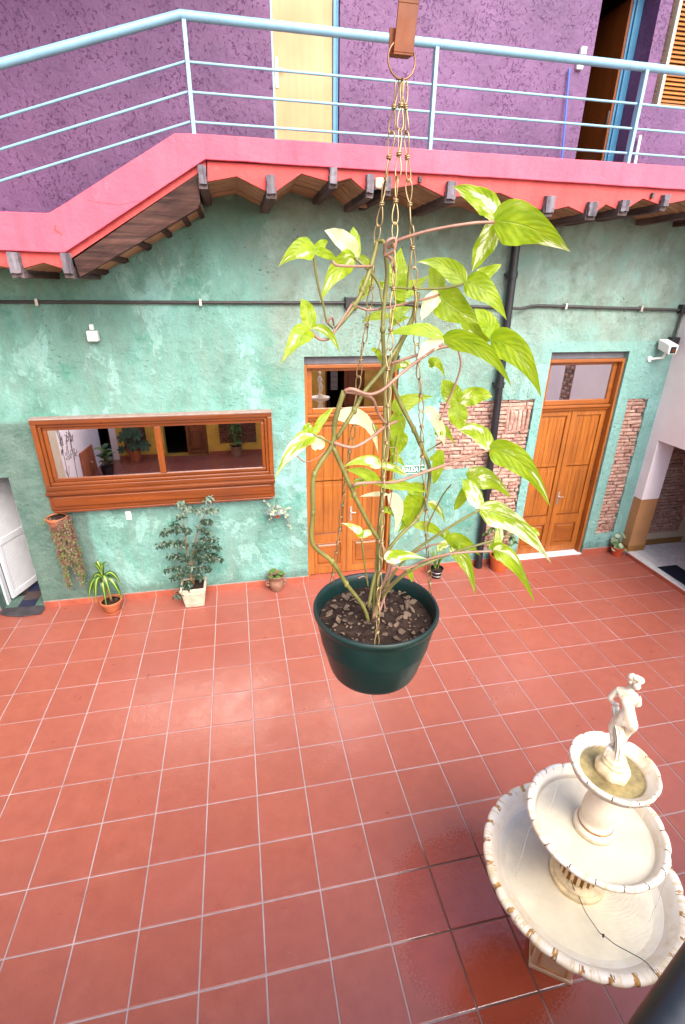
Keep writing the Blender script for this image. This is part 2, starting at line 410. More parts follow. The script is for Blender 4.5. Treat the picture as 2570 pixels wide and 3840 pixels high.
def pink_paint(name, c0, c1):
    k = NT(name, 0.7, 0.3); v = k.coord()
    c = k.ramp(k.noise(v, 2.4, 6, 0.6), [(0.3, c0), (0.7, c1)])
    c = k.mix(k.ramp(k.noise(v, 30, 4, 0.7), [(0.66, 0), (0.74, 0.35)]), c, tuple(x*0.6 for x in c0))
    c = k.mix(k.ramp(k.noise(k.coord(scale=(9, 9, 0.9)), 1.6, 6, 0.65), [(0.50, 0), (0.70, 0.42)]), c, tuple(x*0.72 for x in c0))
    c = k.mix(k.ramp(k.noise(k.coord(loc=(7, 7, 7)), 5, 6, 0.7), [(0.60, 0), (0.70, 0.35)]), c, tuple(min(1, x*1.2+.05) for x in c1))
    k.col(c); k.bump(k.math('ADD', k.noise(v, 8, 8, 0.65), k.math('MULTIPLY', k.noise(v, 50, 4), 0.3)), 0.5, 0.016); return k.m

MT = dict(
    green=green_plaster(), purple=purple_plaster(), tile=tile_mat(), grout=grout_mat(),
    skirt=simple('skirting_tile', (0.34, 0.085, 0.05), 0.45, 0.45, 0.2, 7, 0.15, wd=True),
    mortar=simple('mortar', (0.30, 0.225, 0.195), 0.9, 0.2, 0.25, 12, 0.6, 60),
    pink=pink_paint('pink_paint', (0.49, 0.072, 0.118), (0.56, 0.105, 0.155)),
    red=pink_paint('coral_paint', (0.43, 0.050, 0.048), (0.50, 0.075, 0.072)),
    dwood=wood('door_wood', (0.245, 0.072, 0.013), (0.43, 0.145, 0.025), 'z', 0.33),
    dwoodx=wood('door_wood_cross', (0.225, 0.062, 0.011), (0.40, 0.122, 0.021), 'x', 0.33),
    mwood=wood('window_wood', (0.120, 0.027, 0.006), (0.225, 0.055, 0.011), 'x', 0.30),
    mwoodz=wood('window_wood_upright', (0.15, 0.036, 0.007), (0.27, 0.072, 0.014), 'z', 0.30),
    bend=wood('grey_beam_end', (0.06, 0.050, 0.060), (0.25, 0.22, 0.25), 'z', 0.9, 0.2, bump=0.8),
    beam=wood('weathered_beam', (0.045, 0.030, 0.028), (0.17, 0.13, 0.13), 'y', 0.85, 0.2, bump=0.7),
    stringer=wood('dark_plank', (0.012, 0.006, 0.006), (0.115, 0.052, 0.040), 'x', 0.75, 0.2, bump=1.0, sc=1.3),
    plank=wood('soffit_plank', (0.27, 0.155, 0.085), (0.52, 0.34, 0.21), 'x', 0.85, 0.2, bump=0.6),
    plank2=wood('pale_plank', (0.30, 0.165, 0.09), (0.55, 0.37, 0.23), 'x', 0.85, 0.2, bump=0.6),
    ywood=wood('honey_door', (0.40, 0.225, 0.095), (0.50, 0.31, 0.145), 'z', 0.45, 0.4, bump=0.05, sc=0.5),
    shutter=wood('shutter_wood', (0.26, 0.085, 0.012), (0.40, 0.15, 0.022), 'x', 0.45),
    blue=simple('blue_paint', (0.185, 0.345, 0.45), 0.4, 0.5, 0.10, 9, 0.05),
    dblue=simple('blue_frame', (0.045, 0.17, 0.29), 0.45, 0.5, 0.12, 9),
    white=simple('white_wall', (0.82, 0.73, 0.73), 0.75, 0.3, 0.05, 3, 0.12, 25),
    ochre=simple('ochre_wall', (0.40, 0.20, 0.085), 0.7, 0.3, 0.12, 4, 0.12, 25),
    dochre=simple('ochre_skirting', (0.25, 0.125, 0.035), 0.6, 0.3, 0.15, 6),
    beige=simple('beige_border', (0.52, 0.43, 0.32), 0.75, 0.3, 0.1, 5, 0.1, 30),
    yellow=simple('yellow_wall', (0.60, 0.36, 0.065), 0.8, 0.3, 0.3, 3, 0.3, 25),
    brick=brick_mat(),
    wtile=simple('white_tile', (0.64, 0.62, 0.60), 0.3, 0.5, 0.06, 9, wd=True),
    wgrout=simple('passage_grout', (0.42, 0.37, 0.34), 0.8, 0.2, 0.1, 9),
    black=simple('black_pipe', (0.013, 0.013, 0.016), 0.42, 0.45, 0.3, 12, 0.05),
    conduit=simple('grey_conduit', (0.045, 0.042, 0.042), 0.5, 0.4, 0.3, 12),
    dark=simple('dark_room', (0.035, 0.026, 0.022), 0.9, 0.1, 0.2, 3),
    brownroom=simple('brown_room', (0.12, 0.065, 0.035), 0.9, 0.1, 0.2, 3),
    plastic=simple('white_plastic', (0.78, 0.77, 0.74), 0.4, 0.5, 0.03, 9),
    wmetal=simple('white_metal', (0.62, 0.63, 0.66), 0.4, 0.5, 0.06, 6),
    lintel=simple('lintel_grey', (0.115, 0.11, 0.125), 0.7, 0.3, 0.2, 10, 0.3),
    metal=simple('dull_metal', (0.50, 0.48, 0.45), 0.4, 0.5, 0.2, 20, metal=0.8),
    brass=simple('chain_wire', (0.33, 0.235, 0.115), 0.45, 0.5, 0.25, 60, metal=0.85),
    ringm=simple('ring_wire', (0.20, 0.10, 0.05), 0.4, 0.5, 0.3, 60, metal=0.6),
    strap=simple('orange_bracket', (0.13, 0.028, 0.002), 0.55, 0.3, 0.25, 25, 0.1),
    pot=simple('green_pot', (0.003, 0.016, 0.014), 0.38, 0.5, 0.2, 9, 0.05),
    soil=simple('soil', (0.028, 0.017, 0.013), 0.95, 0.1, 0.6, 45, 1.0, 70),
    bark=simple('bark', (0.17, 0.115, 0.080), 0.9, 0.2, 0.4, 40, 0.6, 70, rv=0.25),
    stem=simple('stem_olive', (0.125, 0.115, 0.030), 0.5, 0.35, 0.35, 28, 0.1),
    stemp=simple('stem_pink', (0.23, 0.115, 0.080), 0.45, 0.4, 0.3, 28, 0.1),
    leaf0=leafmat('leaf_green', 0.05), leaf1=leafmat('leaf_variegated', 0.22), leaf2=leafmat('leaf_cream', 0.42), leaf3=leafmat('leaf_white', 0.98),
    terra=simple('terracotta_pot', (0.42, 0.125, 0.055), 0.6, 0.35, 0.15, 9, 0.1),
    oplast=simple('orange_pot', (0.47, 0.10, 0.028), 0.4, 0.5, 0.1, 9),
    rpot=simple('red_pot', (0.40, 0.055, 0.022), 0.45, 0.5, 0.1, 9),
    clay=simple('brown_clay', (0.235, 0.120, 0.078), 0.6, 0.35, 0.25, 14, 0.2),
    castst=simple('cast_stone', (0.50, 0.41, 0.31), 0.85, 0.2, 0.18, 10, 0.6, 25),
    trunk=simple('trunk', (0.24, 0.13, 0.065), 0.8, 0.2, 0.3, 30, 0.4),
    ficus=smallleaf('ficus_leaf', (0.018, 0.045, 0.026), (0.045, 0.085, 0.05), 0.3),
    ficus2=smallleaf('ficus_leaf_pale', (0.10, 0.16, 0.11), (0.20, 0.27, 0.20), 0.3),
    drac=leafmat('unused', 0.1),
    fol=smallleaf('foliage', (0.06, 0.13, 0.03), (0.12, 0.21, 0.05)),
    fold=smallleaf('foliage_dark', (0.02, 0.055, 0.025), (0.05, 0.10, 0.04)),
    folp=smallleaf('foliage_pale', (0.30, 0.38, 0.20), (0.52, 0.55, 0.36)),
    ivy=smallleaf('ivy_grey', (0.07, 0.11, 0.10), (0.22, 0.27, 0.25)),
    trail=smallleaf('trailing_brown', (0.12, 0.055, 0.04), (0.24, 0.12, 0.085)),
    trailg=smallleaf('trailing_green', (0.10, 0.15, 0.04), (0.19, 0.25, 0.07)),
    stone=stone_white('fountain_stone'), statue=stone_white('statue_stone', 1.25),
    basinin=simple('basin_floor', (0.80, 0.73, 0.58), 0.55, 0.35, 0.12, 7, 0.2, 40),
    basintop=simple('algae_floor', (0.40, 0.31, 0.13), 0.6, 0.35, 0.5, 16, 0.3, 40),
    crack=simple('joint_dirt', (0.085, 0.035, 0.016), 0.8, 0.2, 0.4, 20),
    rust=simple('rust_stain', (0.40, 0.22, 0.075), 0.7, 0.2, 0.5, 40),
    flute=simple('flute_rust', (0.30, 0.125, 0.03), 0.7, 0.3, 0.4, 18),
    panelb=simple('pedestal_inlay', (0.50, 0.26, 0.11), 0.7, 0.3, 0.25, 14),
    water=water_mat(), mirror=mirror_mat('mirror_glass', (0.93, 0.92, 0.90)), pane=mirror_mat('pane_glass', (0.86, 0.85, 0.88)),
    railblack=simple('black_rail', (0.006, 0.006, 0.007), 0.38, 0.5, 0.2, 30),
    pedst=simple('pedestal_stone', (0.62, 0.45, 0.31), 0.6, 0.3, 0.15, 9, 0.15, 40),
    stained=simple('stained_stone', (0.66, 0.53, 0.32), 0.6, 0.3, 0.28, 22, 0.25, 40),
    cream=simple('cream_stone', (0.74, 0.64, 0.50), 0.5, 0.35, 0.14, 9, 0.15, 40),
    mat=simple('navy_mat', (0.018, 0.020, 0.035), 0.9, 0.1, 0.2, 60, 0.4, 120),
    matg=simple('grey_mat', (0.055, 0.050, 0.056), 0.9, 0.1, 0.3, 10, 0.6, 30),
    signg=simple('sign_green', (0.012, 0.16, 0.10), 0.5, 0.4, 0.03, 5),
    bluestick=simple('blue_handle', (0.03, 0.10, 0.55), 0.4, 0.5, 0.05, 9),
    btile=simple('blue_floor_tile', (0.012, 0.015, 0.045), 0.5, 0.4, 0.1, 9),
    brtile=simple('brown_floor_tile', (0.06, 0.038, 0.036), 0.5, 0.4, 0.1, 9),
    line=simple('mural_line', (0.07, 0.05, 0.04), 0.8, 0.2, 0.1, 9),
)

def thread_mat():
    k = NT('falling_water'); d = k.node('ShaderNodeBsdfDiffuse'); d.inputs[0].default_value = (.8, .82, .85, 1); tp = k.node('ShaderNodeBsdfTransparent')
    ms = k.node('ShaderNodeMixShader'); ms.inputs[0].default_value = .35; k.l.new(tp.outputs[0], ms.inputs[1]); k.l.new(d.outputs[0], ms.inputs[2]); k.l.new(ms.outputs[0], k.o.inputs['Surface']); return k.m
MT['thread'] = thread_mat()

# ------------------------------------------------------------------ walls with openings
def wall_sheet(mb, x0, x1, z0, z1, holes, yf, yb, mi=0, axis='y'):
    xs = sorted({x0, x1, *[h[0] for h in holes], *[h[1] for h in holes]}); xs = [x for x in xs if x0 <= x <= x1]
    zs = sorted({z0, z1, *[h[2] for h in holes], *[h[3] for h in holes]}); zs = [z for z in zs if z0 <= z <= z1]
    solid = {}
    for i in range(len(xs)-1):
        for j in range(len(zs)-1):
            cx = (xs[i]+xs[i+1])/2; cz = (zs[j]+zs[j+1])/2
            solid[i, j] = not any(h[0] < cx < h[1] and h[2] < cz < h[3] for h in holes)
    def P(x, y, z): return (x, y, z) if axis == 'y' else (y, x, z)
    for (i, j), s in solid.items():
        if not s: continue
        a, b, c, d = xs[i], xs[i+1], zs[j], zs[j+1]
        mb.quad([P(a, yf, c), P(b, yf, c), P(b, yf, d), P(a, yf, d)], mi); mb.quad([P(b, yb, c), P(a, yb, c), P(a, yb, d), P(b, yb, d)], mi)
        for (di, dj, q) in ((-1, 0, [(a, c), (a, d)]), (1, 0, [(b, c), (b, d)]), (0, -1, [(a, c), (b, c)]), (0, 1, [(a, d), (b, d)])):
            if not solid.get((i+di, j+dj), False):
                (p, q1) = q
                mb.quad([P(p[0], yf, p[1]), P(q1[0], yf, q1[1]), P(q1[0], yb, q1[1]), P(p[0], yb, p[1])], mi)
def room(mb, x0, x1, y0, y1, z0, z1, mi=0, open_='y0'):
    q = {'y0': [(x0, y0, z0), (x0, y0, z1), (x1, y0, z1), (x1, y0, z0)], 'y1': [(x0, y1, z0), (x0, y1, z1), (x1, y1, z1), (x1, y1, z0)],
         'x0': [(x0, y0, z0), (x0, y1, z0), (x0, y1, z1), (x0, y0, z1)], 'x1': [(x1, y0, z0), (x1, y1, z0), (x1, y1, z1), (x1, y0, z1)],
         'z0': [(x0, y0, z0), (x1, y0, z0), (x1, y1, z0), (x0, y1, z0)], 'z1': [(x0, y0, z1), (x1, y0, z1), (x1, y1, z1), (x0, y1, z1)]}
    for k, v in q.items():
        if k != open_: mb.quad(v, mi)
T = 0.33; YO = 10.95*T
def ty(h): return h*T-YO

# ================================================================== FLOOR
mb = MB(); mb.quad([(-14, -16, -0.005), (16, -16, -0.005), (16, 8, -0.005), (-14, 8, -0.005)])
floor = mb.build('floor', MT['grout']); tag(floor, kind='structure')
def tile_mesh(w, d, name='tile', mat='tile', h=0.0, bev=0.0035):
    m = MB(); g = 0.0042
    a, b = w/2-g, d/2-g
    lo = [m.bm.verts.new(p) for p in ((-a, -b, -0.005), (a, -b, -0.005), (a, b, -0.005), (-a, b, -0.005))]
    mi_ = [m.bm.verts.new(p) for p in ((-a, -b, h-0.0015), (a, -b, h-0.0015), (a, b, h-0.0015), (-a, b, h-0.0015))]
    hi = [m.bm.verts.new(p) for p in ((-a+bev, -b+bev, h), (a-bev, -b+bev, h), (a-bev, b-bev, h), (-a+bev, b-bev, h))]
    m.bm.faces.new(hi)
    for A, B in ((lo, mi_), (mi_, hi)):
        for i in range(4): m.bm.faces.new([A[i], A[(i+1) % 4], B[(i+1) % 4], B[i]])
    return only_mesh(m, name, MT[mat])
tm = tile_mesh(T, T); tm_e = tile_mesh(5.238-15*T+0.004, T)
rest = MB()
for h in range(-5, 11):
    for i in range(-7, 16):
        cx = (i+0.5)*T; cy = ty(h+0.5)
        if h <= -2:
            if i > 9: continue
            a = T/2-0.0042
            rest.quad([(cx-a, cy-a, 0), (cx+a, cy-a, 0), (cx+a, cy+a, 0), (cx-a, cy+a, 0)]); continue
        dz = random.uniform(-0.0006, 0.0006)
        if i == 15: inst('tile', tm_e, floor, (15*T+(5.238-15*T)/2, cy, dz))
        else: inst('tile', tm, floor, (cx, cy, dz), (random.uniform(-.0016, .0016), random.uniform(-.0016, .0016), random.choice((0, PI/2, PI, -PI/2))))
ro = rest.build('tile', MT['tile'], floor); ro['kind'] = 'stuff'

# passage floor, one low step up
mb = MB(); mb.box(5.24, 9.0, -1.12, -0.012, -0.004, 0.045); pf = mb.build('passage_floor', MT['wgrout']); tag(pf, kind='structure')
wt = tile_mesh(0.14, 0.14, 'passage_tile', 'wtile', 0.0)
ew = tile_mesh(0.13, 0.275, 'passage_tile', 'wtile', 0.0)
for j in range(4): inst('border_tile', ew, pf, (5.305, -0.155-0.275*j, 0.051))
for i in range(6):
    for j in range(7):
        inst('passage_tile', wt, pf, (5.44+0.14*i, -0.085-0.14*j, 0.051))
for j in range(4):
    m = MB(); y0 = ty(11)-T*(j+1)+0.004; y1 = min(ty(11)-T*j-0.004, -0.14); m.box(5.231, 5.2395, y0, y1, 0.0, 0.046); m.build('riser_tile', MT['skirt'], pf)

# ================================================================== GREEN WALL
D1 = (1.05, 2.02, 0.0, 2.55); D2 = (3.72, 4.675, 0.0, 2.56); LD = (-2.22, -1.80, 0.0, 1.485)
BPA = (2.488, 3.175, 1.286, 2.075); BPB = (3.175, 3.62, 0.19, 2.075); BPC = (4.80, 5.085, 0.275, 2.04)
mb = MB()
wall_sheet(mb, -2.32, 5.24, -0.01, 3.40, [D1, D2, LD, BPA, BPB, BPC], 0.0, 0.28)
mb.prism([(-0.72, 3.40), (0.24, 3.955), (5.24, 3.955), (5.24, 3.40)], 0.0, 0.28)
gw = thing('green_wall', 'long green plastered courtyard wall with peeling turquoise paint under the pink balcony', 'wall')
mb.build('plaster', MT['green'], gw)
# brick patches
BV = []
def brick_mesh(w, h, seed):
    rr = random.Random(seed); m = MB()
    P = []
    for (x, y, z) in ((-1, 0, -1), (1, 0, -1), (1, 0, 1), (-1, 0, 1)):
        P.append((x*w/2+rr.uniform(-.006, .006), -0.004+rr.uniform(-.003, .003), z*h/2+rr.uniform(-.004, .004)))
    Q = [(p[0]*1.0, 0.03, p[2]*1.0) for p in P]
    mid = [(p[0]*0.55+rr.uniform(-.008, .008), -0.012+rr.uniform(-.004, .003), p[2]*0.5) for p in P]
    v0 = [m.bm.verts.new(p) for p in Q]; v1 = [m.bm.verts.new(p) for p in P]; v2 = [m.bm.verts.new(p) for p in mid]
    for A, B in ((v0, v1), (v1, v2)):
        for i in range(4): m.bm.faces.new([A[i], A[(i+1) % 4], B[(i+1) % 4], B[i]])
    m.bm.faces.new(v2)
    return only_mesh(m, 'brick', MT['brick'])
BV = [brick_mesh(1.0 if False else 0.16, 0.046, i) for i in range(9)]
def brick_patch(parent, rects, y, name='brick_patch', soldier=None, pitch=0.045):
    m = MB()
    for (x0, x1, z0, z1) in rects: m.quad([(x0-0.004, y+0.022, z0-0.004), (x1+0.004, y+0.022, z0-0.004), (x1+0.004, y+0.022, z1+0.004), (x0-0.004, y+0.022, z1+0.004)])
    o = m.build(name, MT['mortar'], parent)
    for (x0, x1, z0, z1) in rects:
        nr = max(1, round((z1-z0)/pitch)); ph = (z1-z0)/nr
        for r in range(nr):
            z = z0+(r+0.5)*ph; x = x0-random.uniform(0, 0.1)
            while x < x1-0.012:
                w = random.uniform(0.13, 0.21); a = max(x, x0)+0.003; b = min(x+w, x1)-0.003
                x += w+0.004
                if b-a < 0.025: continue
                if soldier and soldier[0] < (a+b)/2 < soldier[1] and soldier[2] < z < soldier[3]: continue
                inst('brick', random.choice(BV), o, ((a+b)/2, y+random.uniform(-0.004, 0.012), z+random.uniform(-.003, .003)), (0, random.uniform(-.03, .03), 0), ((b-a)/0.16, random.uniform(.8, 1.5), ph/0.0555*random.uniform(.92, 1.08)))
    if soldier:
        x0, x1, z0, z1 = soldier; n = 6; w = (x1-x0)/n
        for i in range(n):
            inst('brick', random.choice(BV), o, (x0+(i+.5)*w, y, (z0+z1)/2+random.uniform(-.01, .01)), (0, PI/2+random.uniform(-.03, .03), 0), ((z1-z0)/0.165, 1.2, w/0.052))
    return o
brick_patch(gw, [BPA, BPB], 0.022, soldier=(3.30, 3.60, 1.70, 1.95))
brick_patch(gw, [BPC], 0.022)
def ragged_edge(x0, z0, x1, z1, nx, nz):
    n = max(2, int(math.hypot(x1-x0, z1-z0)/.018)); A = []; B = []
    for i in range(n+1):
        t = i/n; x, z = x0+(x1-x0)*t, z0+(z1-z0)*t; d = .004+.016*abs(mnoise.noise(Vector((x*9, z*9, 3))))+.010*max(0, mnoise.noise(Vector((x*31, z*31, 9))))
        A.append((x-nx*.003, z-nz*.003)); B.append((x+nx*d, z+nz*d))
    m = MB()
    for i in range(n):
        c = [A[i], A[i+1], B[i+1], B[i]]
        m.quad([(p[0], -.0015, p[1]) for p in c]); m.quad([(B[i][0], -.0015, B[i][1]), (B[i+1][0], -.0015, B[i+1][1]), (B[i+1][0], .03, B[i+1][1]), (B[i][0], .03, B[i][1])])
    m.build('broken_plaster', MT['green'], gw)
for e in ((2.488, 2.075, 3.62, 2.075, 0, -1), (3.62, .19, 3.62, 2.075, -1, 0), (3.175, .19, 3.62, .19, 0, 1), (3.175, .19, 3.175, 1.286, 1, 0), (2.488, 1.286, 3.175, 1.286, 0, 1), (2.488, 1.286, 2.488, 2.075, 1, 0),
          (4.80, .275, 4.80, 2.04, 1, 0), (5.085, .275, 5.085, 2.04, -1, 0), (4.80, 2.04, 5.085, 2.04, 0, -1), (4.80, .275, 5.085, .275, 0, 1)): ragged_edge(*e)
# skirting tiles along the wall foot, one per floor tile
def skirt_run(x0, x1, par):
    i = math.floor(x0/T)
    while i*T < x1:
        a = max(x0, i*T)+0.0035; b = min(x1, (i+1)*T)-0.0035; i += 1
        if b-a < 0.02: continue
        m = MB(); m.box(a, b, -0.011, -0.0005, 0.0, 0.068); m.build('skirting_tile', MT['skirt'], par)
    m = MB(); m.box(x0, x1, -0.008, 0.0005-0.001, 0.068, 0.078); m.build('mortar_cap', MT['mortar'], par)
    m = MB(); m.box(x0, x1, -0.0065, -0.0008, 0.0, 0.0675); m.build('skirting_joint', MT['grout'], par)
skirt_run(-1.80, 1.05, gw); skirt_run(2.02, 3.72, gw); skirt_run(4.675, 5.228, gw); skirt_run(-2.31, -2.22, gw)

# ================================================================== PURPLE WALL (upper floor)
YD = (0.845, 1.382, 3.9, 6.1); DK = (3.603, 4.153, 3.9, 5.62); SH = (4.275, 5.30, 4.70, 5.75)
pw = thing('purple_wall', 'rough purple upper storey wall behind the blue balcony railing', 'wall')
mb = MB()
wall_sheet(mb, -2.32, 6.4, 4.00, 6.6, [YD, DK, SH], 0.0, 0.28)
mb.prism([(-2.32, 3.402), (-0.722, 3.402), (0.238, 3.957), (0.238, 4.0), (-2.32, 4.0)], 0.0, 0.28)
mb.build('plaster', MT['purple'], pw)
mb = MB(); room(mb, 3.3, 5.0, 0.281, 2.6, 3.95, 6.2, 0, 'y0'); mb.build('dark_interior', MT['brownroom'], pw)
# honey door
t = thing('upper_door', 'plain honey coloured wooden door with white handle plate in the purple wall', 'door', (1.1, 0.05, 4.1))
m = MB(); m.box(0.862, 1.330, 0.035, 0.075, 4.0, 6.08); m.build('leaf', MT['ywood'], t, bevel=0.003)
m = MB(); m.box(0.847, 0.861, 0.012, 0.10, 4.0, 6.09); m.build('frame', MT['blue'], t)
m = MB(); m.box(1.332, 1.360, 0.02, 0.11, 4.0, 6.09); m.box(1.361, 1.379, 0.03, 0.10, 4.0, 6.09); m.build('frame', MT['dblue'], t, bevel=0.003)
m = MB(); m.box(0.872, 0.895, 0.027, 0.0345, 4.61, 4.80); h = m.build('handle_plate', MT['plastic'], t, bevel=0.003)
m = MB(); m.tube([(0.884, 0.026, 4.72), (0.884, 0.0, 4.72)], 0.007); m.tube([(0.884, 0.002, 4.72), (0.94, 0.002, 4.72)], 0.006); m.box(0.879, 0.889, 0.0235, 0.0265, 4.66, 4.68); m.build('handle', MT['metal'], h)
# open dark doorway with blue frame
t = thing('blue_doorway', 'dark open doorway with blue frame and brown leaf swung inwards in the purple wall', 'door', (3.9, 0.2, 4.1))
m = MB(); m.box(4.085, 4.150, 0.205, 0.27, 3.95, 5.52); m.box(4.063, 4.084, 0.225, 0.27, 3.95, 5.52); m.box(3.605, 4.15, 0.205, 0.27, 5.522, 5.60); m.build('frame', MT['dblue'], t, bevel=0.004)
m = MB(); m.box(4.040, 4.062, 0.235, 0.80, 3.95, 5.52); lf = m.build('leaf', MT['mwoodz'], t)
m = MB(); m.box(4.036, 4.040, 0.25, 0.268, 4.60, 4.72); m.build('handle_plate', MT['metal'], lf)
m = MB(); m.tube([(3.93, 0.9, 3.95), (3.955, 0.6, 4.42)], 0.022); o = m.build('broom_handle', MT['plastic']); tag(o, 'pale pole leaning inside the dark open upper doorway', 'pole')
# louvred shutter window
t = thing('shutter_window', 'orange louvred wooden shutters in the window at the right end of the purple wall', 'window', (4.7, 0.1, 4.75))
def louvre(x0, x1, y, z0, z1, lab, ang=None):
    fr = MB()
    fr.box(x0, x0+0.035, y-0.012, y+0.012, z0, z1); fr.box(x1-0.035, x1, y-0.012, y+0.012, z0, z1)
    fr.box(x0+0.036, x1-0.036, y-0.012, y+0.012, z0, z0+0.05); fr.box(x0+0.036, x1-0.036, y-0.012, y+0.012, z1-0.05, z1)
    so_ = fr.build('shutter', MT['shutter'], t, bevel=0.002)
    n = int((z1-z0-0.1)/0.032)
    for i in range(n):
        z = z0+0.06+i*0.032; s_ = MB()
        s_.hexa([(x0+0.037, y-0.010, z), (x1-0.037, y-0.010, z), (x1-0.037, y-0.004, z-0.003), (x0+0.037, y-0.004, z-0.003),
                 (x0+0.037, y+0.006, z+0.024), (x1-0.037, y+0.006, z+0.024), (x1-0.037, y+0.012, z+0.021), (x0+0.037, y+0.012, z+0.021)])
        s_.build('slat', MT['shutter'], so_)
    return so_
louvre(4.40, 4.84, 0.10, 4.71, 5.74, '')
louvre(4.85, 5.29, 0.10, 4.71, 5.74, '')
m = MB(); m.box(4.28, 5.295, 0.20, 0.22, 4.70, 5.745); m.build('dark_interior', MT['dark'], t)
m = MB(); m.box(4.355, 4.385, 0.02, 0.10, 4.70, 5.745); m.build('frame', MT['beige'], t, bevel=0.004)
f = MB(); f.box(4.300, 4.318, 0.03, 0.19, 4.72, 5.74); ff = f.build('folded_shutter', MT['stringer'], t)
for i in range(30):
    z = 4.74+i*0.032; s_ = MB(); s_.hexa([(4.319, .04, z), (4.330, .04, z), (4.330, .18, z+.02), (4.319, .18, z+.02), (4.319, .04, z+.008), (4.330, .04, z+.008), (4.330, .18, z+.028), (4.319, .18, z+.028)]); s_.build('slat', MT['mwoodz'], ff)
rf = thing('added_light_blockers', 'unseen slab and tall side panel added to shade the left of the purple wall', 'light_blocker')
m = MB(); m.box(-2.75, 0.9, -2.3, 0.4, 6.62, 6.72); m.build('top_blocker', MT['beige'], rf)  # overhead slab added out of view to darken the left side
m = MB(); m.box(-2.75, -2.55, -6.5, 0.4, 3.405, 7.2); m.build('side_blocker', MT['purple'], rf)  # tall panel added out of view to block sky light from the left
# small things on the purple wall
t = thing('wall_switch', 'small white switch box on the purple wall beside the dark doorway', 'switch', (3.48, -0.015, 4.95))
m = MB(); m.box(3.455, 3.51, -0.03, -0.001, 4.90, 4.985); m.build('box', MT['plastic'], t, bevel=0.004)
m = MB(); m.box(3.465, 3.515, -0.035, -0.001, 5.0, 5.05); m.build('lamp_tab', MT['plastic'], t, bevel=0.003)
m = MB(); m.tube([(3.445, -0.06, 4.10), (3.388, -0.02, 4.90)], 0.008); m2 = m.build('mop_handle', MT['bluestick']); tag(m2, 'thin blue stick leaning on the purple wall left of the dark doorway', 'stick')
m = MB(); m.tube([(4.215, -0.03, 4.10), (4.209, -0.03, 4.475)], 0.013, 10); o = m.build('wall_pipe', MT['plastic']); tag(o, 'short white pipe rising along the purple wall under the shutters', 'pipe')

# ================================================================== BALCONY
bal = thing('balcony', 'pink balcony walkway with stepped edge carried on dark timber beams', 'balcony', (1.5, -0.4, 3.9))
m = MB()
band = [(-2.32, 3.605), (-0.753, 3.598), (0.116, 4.087), (0.256, 4.092), (6.4, 4.092), (6.4, 3.925), (0.299, 3.951), (-0.703, 3.364), (-2.32, 3.388)]
def wob(P, amp=.0035, step=.09):
    out = []
    for i in range(len(P)):
        a, b = Vector((*P[i], 0)), Vector((*P[(i+1) % len(P)], 0)); n = max(1, int((b-a).length/step))
        for q in range(n):
            c = a.lerp(b, q/n); w_ = mnoise.noise_vector(c*6.0)*amp; out.append((c.x+w_.x, c.y+w_.y))
    return out
m.prism(wob(band), -0.80, -0.742); m.build('fascia', MT['pink'], bal, bevel=0.005)
m = MB(); m.tube([(-0.50, -.8005, 3.685), (-0.44, -.8005, 3.672), (-0.36, -.8005, 3.668), (-0.30, -.8005, 3.662), (-0.20, -.8005, 3.686), (-0.15, -.8005, 3.684)], .0014, 4); m.build('crack', MT['red'], bal)
m = MB(); m.prism([(-0.745, 3.50), (-0.732, 3.528), (-0.722, 3.535), (-0.728, 3.505), (-0.700, 3.485), (-0.690, 3.462), (-0.712, 3.478), (-0.735, 3.488)], -.8012, -.799); m.build('chipped_hole', MT['red'], bal)
m = MB(); m.box(0.20, 6.4, -0.741, -0.002, 3.99, 4.085); m.build('floor_slab', MT['mortar'], bal)
m = MB(); m.box(-2.32, -0.74, -0.741, -0.002, 3.44, 3.595); m.build('floor_slab', MT['mortar'], bal)
m = MB(); n = 5
for i in range(n):
    x0 = -0.74+i*0.19; z = 3.47+0.49*(i+1)/n; m.box(x0, x0+0.19-0.001, -0.741, -0.002, z-0.13, z)
m.build('steps', MT['mortar'], bal)
BX = [(0.270, 3.778, 0.06), (0.735, 3.738, 0.072), (1.182, 3.817, 0.058), (1.457, 3.772, 0.06), (1.592, 3.79, 0.05), (2.088, 3.76, 0.08), (2.925, 3.700, 0.085), (3.31, 3.69, 0.09), (3.60, 3.731, 0.085), (3.975, 3.78, 0.06), (4.42, 3.76, 0.07), (4.85, 3.76, 0.07), (5.3, 3.76, 0.07)]
HT = [3.912, 3.877, 3.943, 3.914, 3.907, 3.900, 3.842, 3.817, 3.839, 3.893, 3.87, 3.87, 3.87]
# coral underside band, scalloped between the beams
pts = [(0.30, 3.945), (6.4, 3.945)]
low = []
for i in range(len(BX)-1, -1, -1):
    x, zb, w = BX[i]; spr = zb+0.045
    if i < len(BX)-1:
        x2, zb2, w2 = BX[i+1]; mid = (x+x2)/2
        low += [(x2-w2/2, zb2+0.05), (mid+0.0, max(zb, zb2)+0.062+min(0.03, 0.06*(x2-x))), (x+w/2, zb+0.05)]
    low_last = (x, zb)
pts = [(0.31, 3.945), (5.33, 3.945)]+low
m = MB(); m.prism(pts, -0.771, -0.7425); m.build('coral_band', MT['red'], bal)
m = MB(); m.prism([(-2.32, 3.40), (-0.70, 3.375), (-0.70, 3.255), (-0.86, 3.302), (-1.017, 3.258), (-1.30, 3.30), (-1.55, 3.25), (-2.32, 3.25)], -0.77, -0.742); m.build('coral_band', MT['red'], bal)
m = MB(); m.prism([(-0.71, 3.375), (0.30, 3.96), (0.30, 3.91), (-0.70, 3.318)], -0.765, -0.742); m.build('coral_band', MT['red'], bal)
